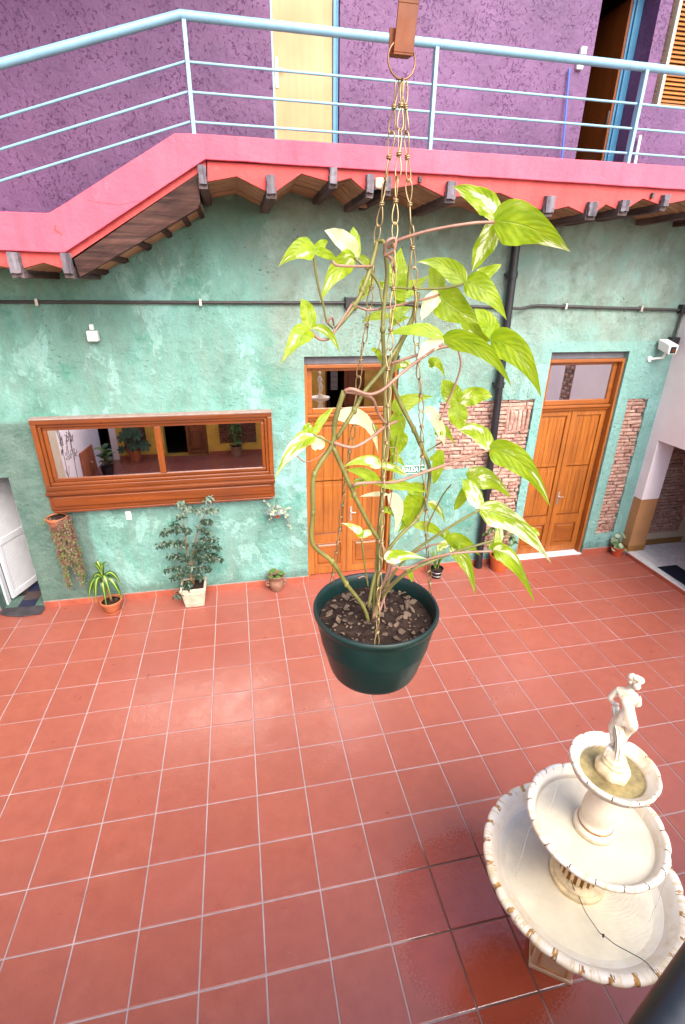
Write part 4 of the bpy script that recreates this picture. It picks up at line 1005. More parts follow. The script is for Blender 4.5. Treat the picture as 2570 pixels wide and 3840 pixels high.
m.build('soil', MT['soil'], hp_, smooth=True, merge=True)
def chip(seed):
    rr = random.Random(seed); m = MB(); k = 5; A = []; B = []
    for i in range(k):
        a = 2*PI*i/k+rr.uniform(-.4, .4); r = rr.uniform(.6, 1.0); A.append(m.bm.verts.new((r*math.cos(a), .6*r*math.sin(a), rr.uniform(-.1, .1)))); B.append(m.bm.verts.new((.9*r*math.cos(a), .55*r*math.sin(a), .18+rr.uniform(-.12, .12))))
    m.bm.faces.new(A[::-1]); m.bm.faces.new(B)
    for i in range(k): m.bm.faces.new([A[i], A[(i+1) % k], B[(i+1) % k], B[i]])
    return only_mesh(m, 'bark_chip', MT['bark'])
chips = [chip(i) for i in range(6)]
for i in range(190):
    a = random.uniform(0, 2*PI); r = .108*math.sqrt(random.random()); s = random.uniform(.003, .006) if i % 3 else random.uniform(.007, .014)
    inst('bark_chip', random.choice(chips), hp_, (PC.x+r*math.cos(a), PC.y+r*math.sin(a), PC.z-.025+.008*(1-r/.11)), (random.uniform(-.5, .5), random.uniform(-.5, .5), random.uniform(0, 6)), (s, s, s))
# ring
m = MB(); m.tube([(0.6463+.0195*math.cos(a), Y0+.004*math.cos(a), 3.4372-0.0005+.0195*math.sin(a)) for a in [2*PI*k/28 for k in range(28)]], .0013, 8, closed=True); m.build('ring', MT['ringm'], hp_, smooth=True)
# jack chain links
def link_mesh(L):
    m = MB(); r = .00105; W_ = .0062
    def loop(z0, z1, ax, flip):
        pts = []
        for k in range(14):
            a = 2*PI*k/14; c, s = math.cos(a), math.sin(a)
            t = (1-c)/2; w = W_*math.sin(a)*(0.35+.65*t)
            z = z0+(z1-z0)*t
            pts.append((w, 0, z) if ax == 0 else (0, w, z))
        m.tube(pts, r, 6, closed=True)
    loop(0.001, L*.5+.0016, 0, 0); loop(-.001, -L*.5-.0016, 1, 0)
    hel = [(.0031*math.cos(a), .0031*math.sin(a), -.0026+.0052*k/20) for k, a in enumerate([2*PI*2.2*q/20 for q in range(21)])]
    m.tube(hel, r, 6)
    return only_mesh(m, 'chain_link', MT['brass'], True)
top = Vector((0.6468, Y0, 3.4175))
ends = [Vector((0.575, -4.078, 2.588)), Vector((0.617, -4.289, 2.588)), Vector((0.7695, -4.150, 2.588))]
for ci, e in enumerate(ends):
    st_ = top+Vector(((-.0035, .002, 0), (0, -.003, -.001), (.004, .001, 0))[ci]); d = e-st_; nl = 15; L = d.length/nl; lm = link_mesh(L)
    q = d.normalized().to_track_quat('Z', 'X')
    for k in range(nl):
        p = st_+d*((k+.5)/nl)+Vector((.0012*math.sin(k*1.7+ci), .0012*math.cos(k*2.1), 0))
        inst('chain_link', lm, hp_, p, q@Quaternion((0, 0, 1), random.uniform(-.5, .5)+ (PI/2 if k % 2 else 0)+ci*.8))

# ---- the climbing plant; measured on the photo, each part given its own depth around the pot's axis
def K(x, y, dy=0.0):
    return at(610.1+.4669*x, 366.1+.4669*y, Y0+dy)
def K2(x, y, dy=0.0): return K(x, y+1306.7, dy)
def pxm(p):                                       # metres per crop pixel at a point
    dz = (Vector(p)-CAM).dot(Vector(RM[2])); return .4669*DPX*dz/FPX
def stem(pts, r, mat='stem', name='stem', n=8, taper=0.6):
    P = bez(pts, 5); m = MB(); k = len(P)
    rs = [r*(1-(1-taper)*i/(k-1))*(1+.035*math.sin(i*2.1)) for i in range(k)]
    m.tube(P, rs, n); return m.build(name, MT[mat], hp_, smooth=True)
so_z = -.022
S = [
 ([(545, 398, -.01), (512, 520, -.015), (470, 640, -.03), (430, 715, -.035), (395, 765, -.04), (338, 828, -.045)], .0048, 'stem'),
 ([(583, 455, .0), (592, 560, .0), (577, 700, .0), (570, 830, -.005), (577, 1000, 0), (581, 1240, 0), (573, 1437, -.01), (560, 1870, -.01), (545, 2100, -.01), (535, 2280, -.015)], .0050, 'stem'),
 ([(742, 648, .02), (722, 760, .02), (690, 830, .02), (645, 930, .02), (620, 1010, .015), (604, 1100, .01), (596, 1350, .0), (560, 1700, .01), (540, 1990, .0), (522, 2250, -.01)], .0060, 'stem'),
 ([(705, 815, -.02), (650, 905, -.02), (560, 1040, -.03), (480, 1135, -.035), (430, 1225, -.04), (342, 1368, -.045)], .0052, 'stem'),
 ([(380, 1130, -.05), (335, 1280, -.05), (322, 1395, -.05), (235, 1541, -.06), (228, 1726, -.06), (226, 1880, -.055), (322, 1968, -.05), (392, 2078, -.04), (470, 2180, -.03), (500, 2260, -.02)], .0058, 'stem'),
 ([(322, 1395, -.05), (430, 1640, -.05), (500, 1780, -.045), (548, 1860, -.04)], .0054, 'stem'),
 ([(548, 1860, -.04), (600, 1980, -.03), (560, 2120, -.025), (520, 2250, -.02)], .0050, 'stemp'),
 ([(615, 1090, .03), (660, 1200, .03), (722, 1320, .03), (765, 1420, .03), (800, 1520, .03), (782, 1660, .03), (740, 1755, .02), (640, 1855, .01), (545, 1995, 0), (500, 2190, -.02)], .0056, 'stem'),
 ([(600, 1890, .03), (620, 1960, .03), (590, 2100, .02), (540, 2250, 0)], .0045, 'stemp'),
]
for pts, r, mt in S: stem([K(*p) for p in pts], r*.72, mt, taper=.85)
Pz = [  # petioles
 ([(598, 430, -.02), (640, 395, -.03), (800, 345, -.05), (1000, 310, -.06), (1118, 303, -.065)], .0034, 'stemp'),
 ([(635, 550, -.02), (610, 480, -.025), (580, 455, -.02), (590, 400, -.03), (630, 385, -.03), (625, 440, -.03), (575, 470, -.02)], .0036, 'stemp'),
 ([(545, 400, -.01), (575, 400, -.02), (580, 460, -.02)], .0040, 'stem'),
 ([(325, 495, -.06), (345, 515, -.06), (430, 520, -.05), (515, 520, -.02)], .0028, 'stemp'),
 ([(230, 455, -.06), (248, 590, -.055), (280, 720, -.05), (295, 790, -.05), (325, 825, -.045)], .0024, 'stem'),
 ([(432, 480, .0), (500, 540, -.01), (550, 610, -.01), (568, 700, -.01)], .0030, 'stem'),
 ([(965, 608, .03), (860, 628, .02), (720, 630, .01), (605, 622, .0)], .0028, 'stem'),
 ([(845, 660, .06), (740, 690, .04), (600, 720, .02), (500, 735, -.01), (440, 715, -.03)], .0028, 'stemp'),
 ([(210, 832, -.06), (260, 878, -.06), (310, 872, -.06), (345, 822, -.05), (420, 705, -.04)], .0030, 'stemp'),
 ([(295, 800, -.06), (320, 770, -.06), (330, 810, -.05)], .0024, 'stemp'),
 ([(960, 900, -.03), (850, 920, -.03), (740, 955, -.03), (600, 1000, -.02)], .0036, 'stemp'),
 ([(385, 1132, -.055), (420, 1122, -.06), (500, 1148, -.06), (570, 1125, -.06), (650, 1055, -.05), (740, 985, -.05), (865, 900, -.06)], .0040, 'stemp'),
 ([(385, 1135, -.055), (450, 1145, -.05), (520, 1170, -.04), (545, 1235, -.03), (580, 1290, -.02)], .0036, 'stemp'),
 ([(330, 1385, -.055), (420, 1408, -.055), (500, 1370, -.05), (575, 1310, -.03), (640, 1280, -.01)], .0040, 'stemp'),
 ([(230, 1345, -.07), (275, 1365, -.07), (318, 1388, -.06)], .0026, 'stem'),
 ([(850, 1275, .03), (900, 1160, .04), (952, 1010, .04), (930, 905, .04)], .0028, 'stemp'),
 ([(425, 1600, -.06), (445, 1585, -.065), (540, 1580, -.06), (640, 1575, -.05), (800, 1520, -.05), (960, 1465, -.06), (1090, 1422, -.07)], .0040, 'stemp'),
 ([(570, 2110, -.03), (680, 1955, -.05), (850, 1830, -.07), (1045, 1712, -.08)], .0036, 'stem'),
 ([(560, 2130, -.03), (720, 1990, -.06), (900, 1930, -.09), (1115, 1917, -.10)], .0034, 'stemp'),
 ([(560, 2150, -.03), (680, 2030, -.07), (900, 1930, -.08), (1090, 1870, -.09), (1225, 1825, -.09)], .0036, 'stem'),
 ([(570, 2080, .02), (680, 1960, .02), (800, 1890, .0), (895, 1882, -.01)], .0026, 'stemp'),
 ([(580, 1965, -.07), (620, 1985, -.075), (680, 2005, -.07), (760, 1970, -.06), (790, 1955, -.05)], .0034, 'stemp'),
 ([(465, 1850, -.07), (478, 1960, -.06), (498, 2090, -.05)], .0026, 'stem'),
 ([(790, 1790, .03), (860, 1650, .03), (905, 1590, .02)], .0024, 'stem'),
 ([(600, 1880, .04), (620, 1500, .05), (640, 1350, .05)], .0024, 'stem'),
 ([(690, 640, .06), (695, 560, .06), (705, 480, .06)], .0026, 'stem'),
 ([(790, 1425, .06), (830, 1400, .06), (860, 1380, .05)], .0022, 'stem'),
]
for pts, r, mt in Pz: stem([K(*p) for p in pts], r*.72, mt, 'petiole', taper=.8)
# nodes on the stems
for (x, y, dy) in ((470, 640, -.03), (430, 715, -.035), (570, 830, -.005), (577, 1000, 0), (690, 830, .02), (430, 1225, -.04), (235, 1541, -.06), (228, 1726, -.06), (322, 1968, -.05), (392, 2078, -.04), (430, 1640, -.05), (722, 1320, .03), (322, 1395, -.05), (740, 1755, .02)):
    m = MB(); p = K(x, y, dy); m.tube([p+Vector((0, 0, .006)), p+Vector((0, 0, .002)), p-Vector((0, 0, .003)), p-Vector((0, 0, .006))], [.003, .0046, .0045, .003], 8); m.build('node', MT['stem'], hp_, smooth=True)
for pts in ([(150, 1450, -.08), (190, 1480, -.08), (250, 1460, -.07), (290, 1420, -.06)], [(560, 880, 0), (552, 920, -.01), (575, 960, -.01)], [(600, 1720, 0), (640, 1440, .02), (600, 1410, .02)], [(540, 1350, -.03), (520, 1290, -.03), (580, 1275, -.02)], [(450, 2050, -.06), (480, 2040, -.06), (500, 2070, -.05)], [(575, 2150, -.06), (580, 2200, -.06), (560, 2240, -.05)], [(640, 790, 0), (660, 830, 0), (650, 900, -.02)]):
    stem([K(*p) for p in pts], .0012, 'stemp', 'tendril', 6, .4)
VIEW = lambda p: (CAM-Vector(p)).normalized()
def lobe(b, c, t, hw, tilt=0.0, fold=.12, wave=.10, bias=0.0, prof=None, seed=0):
    B, Cc, Tp = K(*b), K(*c), K(*t); mid = (B+Tp)/2
    n = VIEW(mid); ax = (Tp-B).normalized(); n = Quaternion(ax, tilt)@n
    return dict(base=B, ctrl=Cc, tip=Tp, hw=hw*.86*pxm(mid), nrm=n, fold=fold, wave=wave, seed=seed, prof=prof, bias=bias, voff=random.uniform(0, 40), ns=20, nw=4)
WIDE = [(0, .34), (.07, .76), (.17, 1), (.28, .99), (.45, .84), (.62, .58), (.78, .33), (.90, .14), (1, 0)]
SLIM = [(0, .15), (.15, .7), (.35, 1), (.55, .92), (.75, .6), (.9, .25), (1, 0)]
EAR = [(0, .45), (.15, .85), (.4, 1), (.65, .85), (.85, .5), (1, 0)]
LV = [
 # top right
 (1, [((1120, 300, -.065), (1290, 290, -.11), (1490, 450, -.06), 112, .25, .10, .06, 0, WIDE), ((1125, 300, -.065), (1110, 190, -.05), (915, 128, -.02), 62, .2, .18, .16, 0, EAR), ((1128, 305, -.065), (1075, 400, -.05), (1008, 545, -.03), 62, -.3, .15, .14, 0, EAR)]),
 # top left pair
 (1, [((232, 448, -.06), (150, 405, -.08), (58, 525, -.06), 62, .35, .2, .05, 0, WIDE), ((232, 446, -.06), (270, 405, -.06), (302, 400, -.05), 26, .2, .1, .1, 0, EAR), ((236, 446, -.06), (290, 450, -.06), (345, 490, -.05), 26, 0, .1, .1, 0, EAR)]),
 (2, [((430, 482, .0), (390, 390, -.02), (283, 345, -.03), 52, .1, .25, .16, .2, EAR), ((430, 482, 0), (330, 500, -.04), (262, 702, -.04), 66, -.35, .2, .10, 0, WIDE), ((430, 482, 0), (430, 410, .02), (425, 325, .02), 40, .2, .2, .1, 0, EAR)]),
 # centre back, behind the chains
 (0, [((640, 620, .08), (640, 520, .09), (660, 425, .09), 70, 0, .1, .06, 0, WIDE), ((640, 620, .08), (690, 660, .08), (800, 560, .09), 58, 0, .1, .06, 0, WIDE)]),
 (1, [((520, 560, .05), (480, 620, .05), (455, 695, .05), 36, 0, .1, .1, 0, EAR), ((520, 560, .05), (500, 480, .05), (440, 465, .05), 22, 0, .1, .1, 0, EAR)]),
 (0, [((610, 770, .06), (540, 745, .07), (465, 795, .07), 26, .2, .1, .06, 0, SLIM), ((610, 770, .06), (660, 735, .07), (720, 720, .07), 34, 0, .1, .06, 0, WIDE)]),
 (0, [((600, 790, .07), (640, 780, .07), (705, 770, .07), 30, 0, .1, .06, 0, WIDE), ((620, 640, .06), (680, 680, .07), (720, 600, .07), 40, 0, .1, .1, 0, EAR)]),
 # right upper cluster
 (1, [((968, 605, .03), (880, 480, .05), (735, 500, .06), 56, .15, .2, .06, 0, WIDE), ((972, 600, .03), (1090, 610, .0), (1178, 785, .0), 72, -.2, .15, .08, 0, WIDE), ((985, 590, .03), (1060, 570, .03), (1152, 510, .04), 42, .3, .15, .12, 0, EAR)]),
 (0, [((845, 660, .06), (920, 740, .04), (1085, 815, .03), 92, .1, .12, .06, 0, WIDE), ((845, 655, .06), (840, 600, .07), (800, 520, .07), 48, .2, .12, .06, 0, EAR)]),
 (3, [((845, 662, .06), (800, 680, .05), (760, 785, .05), 44, .1, .15, .12, 0, EAR)]),
 # big drooping leaf right
 (0, [((1098, 885, -.08), (1260, 880, -.13), (1348, 1168, -.12), 84, .25, .14, .05, 0, WIDE), ((1095, 880, -.08), (1120, 800, -.05), (1018, 728, -.03), 56, .3, .12, .08, 0, EAR), ((1095, 885, -.08), (1040, 850, -.03), (945, 790, -.0), 46, .3, .12, .06, 0, EAR)]),
 (0, [((868, 880, -.06), (1080, 850, -.12), (1203, 1115, -.13), 62, .4, .14, .05, 0, WIDE), ((868, 872, -.06), (780, 800, -.05), (578, 856, -.03), 40, .4, .14, .05, 0, SLIM)]),
 (3, [((868, 880, -.06), (800, 890, -.05), (742, 978, -.05), 40, .1, .2, .12, 0, EAR)]),
 # middle right pale leaf
 (1, [((940, 1192, .04), (905, 1140, .05), (862, 1075, .05), 58, 0, .1, .10, 0, EAR), ((945, 1192, .04), (1020, 1130, .03), (1108, 1160, .03), 52, .2, .12, .14, 0, EAR), ((938, 1195, .04), (930, 1260, .03), (965, 1318, .03), 56, 0, .1, .08, 0, EAR)]),
 (0, [((625, 1235, .06), (690, 1160, .06), (820, 1158, .06), 52, .1, .12, .06, 0, WIDE), ((640, 1240, .06), (640, 1340, .06), (622, 1430, .06), 50, 0, .1, .06, 0, WIDE)]),
 (0, [((640, 1330, .07), (650, 1400, .07), (610, 1480, .07), 60, 0, .1, .06, 0, WIDE)]),
 (3, [((780, 1212, .05), (850, 1260, .05), (872, 1400, .05), 34, .2, .2, .1, 0, EAR)]),
 # left drooping leaf
 (2, [((232, 1348, -.07), (130, 1380, -.09), (38, 1568, -.09), 54, .45, .2, .08, 0, WIDE), ((235, 1345, -.07), (250, 1280, -.06), (332, 1210, -.05), 24, .3, .2, .12, 0, EAR)]),
 (3, [((238, 1350, -.07), (250, 1390, -.07), (285, 1405, -.06), 40, 0, .2, .1, 0, EAR), ((225, 1350, -.07), (235, 1400, -.07), (240, 1425, -.07), 20, 0, .2, .1, 0, EAR)]),
 (3, [((345, 1262, .02), (520, 1200, .0), (548, 1448, .01), 46, .2, .1, .05, 0, WIDE)]),
 (0, [((190, 1295, -.07), (200, 1310, -.07), (225, 1335, -.07), 28, 0, .1, .1, 0, EAR)]),
 # left pair
 (1, [((212, 830, -.06), (150, 850, -.08), (70, 1002, -.08), 62, .3, .16, .05, 0, WIDE), ((208, 828, -.06), (215, 740, -.05), (168, 680, -.05), 46, .1, .14, .14, 0, EAR), ((222, 822, -.06), (310, 800, -.07), (357, 942, -.07), 24, .2, .16, .08, 0, SLIM)]),
 # lower right leaves
 (1, [((1092, 1422, -.07), (1270, 1420, -.12), (1392, 1702, -.11), 78, .35, .14, .10, 0, WIDE), ((1090, 1418, -.07), (1050, 1300, -.04), (938, 1325, -.02), 52, .3, .2, .08, 0, EAR)]),
 (1, [((850, 1420, .0), (845, 1500, .0), (818, 1590, .01), 34, .1, .12, .05, 0, EAR), ((800, 1468, .02), (830, 1455, .02), (870, 1420, .02), 18, 0, .1, .1, 0, EAR)]),
 (2, [((1045, 1710, -.08), (1240, 1740, -.12), (1397, 1978, -.12), 72, .4, .14, .12, 0, WIDE), ((1045, 1708, -.08), (1010, 1620, -.05), (962, 1560, -.03), 46, .3, .15, .12, 0, EAR)]),
 (1, [((985, 1560, -.03), (1090, 1530, -.06), (1200, 1658, -.05), 66, .3, .14, .14, 0, WIDE), ((985, 1600, -.03), (960, 1660, -.02), (918, 1718, -.02), 30, .2, .14, .10, 0, EAR)]),
 (1, [((1110, 1915, -.10), (1200, 1890, -.14), (1317, 2172, -.13), 52, .35, .16, .10, 0, WIDE), ((1118, 1915, -.10), (1160, 1830, -.09), (1113, 1715, -.07), 24, .4, .2, .10, 0, EAR), ((1120, 1915, -.10), (1105, 1895, -.09), (1110, 1870, -.09), 26, 0, .1, .1, 0, EAR)]),
 (1, [((1225, 1825, -.09), (1230, 1790, -.08), (1190, 1760, -.08), 34, .2, .1, .1, 0, EAR), ((1225, 1825, -.09), (1290, 1820, -.10), (1340, 1840, -.10), 40, .2, .1, .1, 0, EAR)]),
 (0, [((895, 1882, -.01), (960, 1840, -.03), (1048, 1940, -.03), 54, .3, .14, .10, 0, WIDE), ((895, 1880, -.01), (880, 1840, .0), (890, 1810, .0), 20, 0, .1, .1, 0, EAR), ((890, 1882, -.01), (855, 1880, -.01), (838, 1925, -.01), 24, .2, .2, .1, 0, EAR)]),
 (1, [((902, 1890, -.01), (1000, 1950, -.05), (1022, 2135, -.05), 44, .35, .16, .06, 0, WIDE)]),
 # lower middle
 (2, [((560, 1500, -.03), (480, 1440, -.04), (370, 1510, -.04), 36, .2, .14, .14, 0, WIDE), ((560, 1500, -.03), (620, 1490, -.02), (690, 1550, -.01), 24, .2, .14, .12, 0, EAR)]),
 (0, [((560, 1595, -.02), (500, 1520, -.03), (388, 1518, -.03), 34, .1, .14, .06, 0, SLIM), ((560, 1600, -.02), (640, 1570, -.02), (785, 1630, -.01), 30, .2, .14, .06, 0, SLIM)]),
 (0, [((690, 1640, .04), (760, 1700, .04), (640, 1830, .05), 70, 0, .1, .05, .0, WIDE), ((690, 1620, .04), (740, 1600, .04), (790, 1620, .05), 40, 0, .1, .05, 0, EAR)]),
 (3, [((600, 1640, .03), (680, 1700, .035), (622, 1840, .04), 38, 0, .12, .05, 0, WIDE), ((600, 1640, .03), (530, 1630, .02), (455, 1650, .02), 14, .1, .12, .08, 0, SLIM)]),
 (2, [((472, 1846, -.07), (440, 1790, -.08), (366, 1780, -.08), 26, .2, .12, .08, 0, WIDE), ((470, 1846, -.07), (500, 1815, -.07), (512, 1840, -.07), 24, 0, .12, .08, 0, EAR)]),
 (2, [((585, 1962, -.08), (650, 1915, -.09), (785, 1955, -.09), 42, .3, .12, .08, 0, WIDE)]),
 (1, [((690, 2005, -.07), (710, 2020, -.07), (712, 2070, -.07), 16, .2, .12, .08, 0, EAR)]),
 (0, [((720, 1795, .03), (800, 1770, .03), (880, 1860, .03), 30, .2, .14, .08, 0, SLIM)]),
 (2, [((790, 1680, .04), (850, 1690, .04), (876, 1782, .04), 24, .2, .14, .08, 0, WIDE)]),
]
rq = random.Random(77)
for (x, y, dy) in ((520, 1330, .03), (610, 1470, .06), (470, 1590, .02), (560, 1720, .05), (660, 1760, .05), (690, 1010, .06), (540, 930, .05), (800, 1000, .06), (640, 700, .08), (560, 620, .07), (830, 1330, .06)):
    a = rq.uniform(0, 6.28); L = rq.uniform(60, 120); q = (x, y, dy)
    LV.append((rq.choice((0, 0, 1, 2)), [(q, (x+L*.5*math.cos(a), y+L*.5*math.sin(a)-15, dy-.02), (x+L*math.cos(a), y+L*abs(math.sin(a))+15, dy), L*.30, rq.uniform(-.3, .4), .15, .10, 0, WIDE),
                                      (q, (x-12*math.sin(a), y+10*math.cos(a), dy), (x-L*.45*math.sin(a), y-abs(L*.4*math.cos(a)), dy), L*.22, .2, .15, .1, 0, EAR)]))
si = 0
VAR = {0: [1, 2, 2], 1: [1, 0, 0], 2: [3, 2, 1], 7: [1, 0, 1], 13: [1, 1, 0], 17: [2, 1], 21: [1, 0, 1], 22: [1, 2], 24: [2, 2], 25: [1, 0], 26: [1, 2, 1], 28: [0, 0, 2]}
for var, lobes in LV:
    bl = []
    for q in lobes:
        b, c, t_, hw, tilt, fold, wave, bias, prof = q; si += 1
        bl.append(lobe(b, c, t_, hw, tilt, fold, wave, bias, prof, si))
    ix = VAR.get(LV.index((var, lobes)), [var]*len(bl))
    leaf_obj('leaf', None, hp_, bl, [MT['leaf%d' % q] for q in range(4)], ix)

# ================================================================== FOUNTAIN
FX, FY = 1.7915, -3.8145
ft = thing('fountain', 'white three tiered stone fountain with scalloped rims and water in its basins', 'fountain', (FX, FY, 0))
def rim_mod(nl, amp, lift):
    def f(r, z, a):
        s = abs(math.sin(a*nl/2)); return r*(1-amp*(1-s)**2*.9)+0*z, z-lift*(1-s)**3
    return f
def basin(zr, R_, depth, rin, nl, inner, crackm, name, segw, thick, stainw):
    n = nl*24
    rt = thick
    prof = [(0.0, zr-depth-.055), (rin*.35, zr-depth-.05), (rin*.8, zr-depth-.02), (R_*.93, zr-.035-rt*.3), (R_*.965, zr-rt*1.1), (R_*.995, zr-rt*.75), (R_*1.0, zr-rt*.35), (R_*.990, zr-rt*.05), (R_*.968, zr+.003), (R_*.938, zr+.002), (R_*.905, zr-.006), (rin*1.06, zr-depth*.55), (rin*1.0, zr-depth*.92), (rin*.93, zr-depth), (rin*.5, zr-depth), (0.0, zr-depth)]
    rm = rim_mod(nl, .020, .003)
    rr = random.Random(nl); ext = [(rr.choice((4, 5, 6)), rr.choice((8, 9, 9)), rr.uniform(-.5, .9)) for _ in range(nl+1)]
    def mod(r, z, a):
        a2 = a+.012*math.sin(a*3+nl)+.01*math.sin(a*7)
        if R_*.92 < r: return rm(r, z, a2)
        return r, z
    def mif(i, k):
        q = int((k+12)//24) % nl; e = ext[q]; off = (k-q*24+12) % 24-12
        c = round((i-6)*e[2])
        if e[0] <= i <= e[1] and abs(off-c) <= stainw and (stainw == 0 or rr.random() < .75): return 1
        if 6 <= i <= 9 and 7+e[0] % 3 <= abs(off) <= 10 and (q*7+nl) % 3 and rr.random() < .6: return 3
        return 2 if i >= 12 else 0
    m = MB(); m.lathe(prof, FX, FY, n, 0, mod, mif); o = m.build(name, [MT['stone'], crackm, inner, MT['stained']], ft, smooth=True, auto=55, merge=True); return o
# pedestal, turned to the measured heading
ph = math.atan2(-.113, .172)
m = MB()
def rsq(h, z): return [(FX+h*(math.cos(ph+a)-math.sin(ph+a)), FY+h*(math.sin(ph+a)+math.cos(ph+a)), z) for a in (0, PI/2, PI, 3*PI/2)]
def frus(mb_, h0, z0, h1, z1): mb_.hexa(rsq(h0, z0)[::1]+rsq(h1, z1))
frus(m, .103, 0.0, .103, .03); frus(m, .097, .0301, .092, .23); frus(m, .100, .2301, .106, .26); m.build('pedestal', MT['pedst'], ft, bevel=0.006)
for k in range(4):
    a = ph+k*PI/2; d = Vector((math.cos(a), math.sin(a), 0)); s_ = Vector((-d.y, d.x, 0)); c0 = Vector((FX, FY, 0))
    def q(u, z, off): r = .097-(z-.03)*.025+off; return c0+d*r+s_*u+Vector((0, 0, z))
    m = MB()
    for (u0, u1, z0, z1) in ((-.070, .070, .045, .055), (-.070, .070, .205, .215), (-.070, -.060, .0555, .2045), (.060, .070, .0555, .2045)):
        m.hexa([q(u0, z0, .001), q(u1, z0, .001), q(u1, z0, .006), q(u0, z0, .006), q(u0, z1, .001), q(u1, z1, .001), q(u1, z1, .006), q(u0, z1, .006)])
    m.build('panel_moulding', MT['panelb'], ft)
m = MB(); m.lathe([(.10, .26), (.085, .275), (.065, .33), (.06, .40), (.07, .50), (.10, .58), (.13, .62)], FX, FY, 32); m.build('stem', MT['stone'], ft, smooth=True)
ZL, ZM, ZT = .754, 1.080, 1.417; RL, RMi, RT = .433, .285, .170
basin(ZL, RL, .085, .345, 26, MT['basinin'], MT['rust'], 'lower_basin', 0, .034, 2)
basin(ZM, RMi, .055, .235, 17, MT['basinin'], MT['crack'], 'middle_basin', 0, .022, 0)
basin(ZT, RT, .045, .122, 11, MT['basintop'], MT['crack'], 'upper_basin', 0, .018, 0)
def disc(r, z, name, mat, n=48):
    m = MB(); m.bm.faces.new([m.bm.verts.new((FX+r*math.cos(2*PI*k/n), FY+r*math.sin(2*PI*k/n), z)) for k in range(n)]); return m.build(name, mat, ft)
disc(.348, ZL-.070, 'water', MT['water']); disc(.238, ZM-.030, 'water', MT['water']); disc(.122, ZT-.030, 'water', MT['water'])
# fluted column
def flm(r, z, a): return (r*(1-.10*max(0, math.cos(a*18))**.5*(1 if .715 < z < .98 else 0)), z)
m = MB(); m.lathe([(.120, ZL-.087), (.120, .690), (.106, .694), (.104, .704), (.094, .708), (.082, .716), (.080, .80), (.084, .93), (.095, .985), (.12, 1.02)], FX, FY, 144, 0, flm, lambda i, k: 1 if (5 <= i <= 7 and math.cos((k+.5)*2*PI/144*18) > .15) else 0)
m.build('fluted_column', [MT['stained'], MT['flute']], ft, smooth=True, auto=40)
m = MB(); m.lathe([(.082, ZM-.056), (.085, 1.045), (.078, 1.062), (.068, 1.066), (.070, 1.078), (.060, 1.084), (.058, 1.10), (.068, 1.13), (.066, 1.18), (.050, 1.25), (.040, 1.30), (.050, 1.34), (.07, 1.365)], FX, FY, 40); m.build('vase_column', MT['cream'], ft, smooth=True)
m = MB(); m.lathe([(.0695, 1.0655), (.0725, 1.072), (.0695, 1.0785)], FX, FY, 40); m.build('stained_band', MT['rust'], ft, smooth=True)
for (a, r0, z0, z1) in ((-.3, RT, ZT-.01, ZM-.03), (2.6, RT, ZT-.01, ZM-.03), (-1.9, RT, ZT-.012, ZM-.03), (3.0, RMi, ZM-.02, ZL-.07), (-.9, RMi, ZM-.02, ZL-.07)):
    P = [Vector((FX+(r0+.012*t)*math.cos(a), FY+(r0+.012*t)*math.sin(a), z0+(z1-z0)*t*t)) for t in [k/8 for k in range(9)]]
    m = MB(); m.tube(P, [.0012+.0004*math.sin(k*2) for k in range(9)], 6); m.build('water_thread', MT['thread'], ft, smooth=True)
# cable over the lower basin
wp = [K_ for K_ in ()]
def c7(x, y, z): return at_z((1780+.5038*x)/DPX, (2850+.5038*y)/DPX, z)
m = MB(); P = bez([c7(722, 900, .78), c7(740, 960, .715), c7(775, 1010, .70), c7(820, 1120, .70), c7(885, 1220, .70), c7(935, 1290, .705), c7(960, 1305, .71), c7(1050, 1375, .715), c7(1150, 1430, .72), c7(1270, 1500, .735), c7(1350, 1590, .765), c7(1390, 1660, .765), c7(1400, 1700, .70)], 5); m.tube(P, .0017, 6)
m.tube([P[30]+Vector((0, 0, .006)), P[30]-Vector((.003, .003, .006))], .004, 8)
o = m.build('pump_cable', MT['black'], smooth=True); tag(o, 'thin dark cable lying across the lowest fountain basin', 'cable')

# ---- statue
st = thing('statue', 'small white stone statue of a nude woman with drapery on top of the fountain', 'statue', (FX, FY, ZT-.045))
fd = Vector((.80, .60, 0)).normalized(); rt_ = Vector((fd.y, -fd.x, 0))      # faces away from the camera
ZB = ZT+.050
def sp(x, y, z): return Vector((FX, FY, ZB))+rt_*x+fd*y+Vector((0, 0, z))
m = MB(); m.lathe([(.064, ZT-.046), (.065, ZT-.02), (.060, ZT-.006), (.051, ZT+.004), (.046, ZT+.006), (.047, ZT+.018), (.041, ZT+.024), (.039, ZT+.036), (.0, ZT+.037)], FX, FY, 36, 0, lambda r, z, a: (r*(1+.05*math.sin(3*a+1)+.03*math.sin(7*a)), z)); m.build('mound', MT['stained'], st, smooth=True, auto=40)
m = MB(); m.hexa([sp(-.048, -.020, -.018), sp(.004, -.024, -.018), sp(.006, .020, -.018), sp(-.046, .024, -.018), sp(-.045, -.018, .030), sp(.0, -.022, .026), sp(.002, .018, .028), sp(-.042, .02, .030)]); m.build('rock', MT['statue'], st, bevel=0.006)
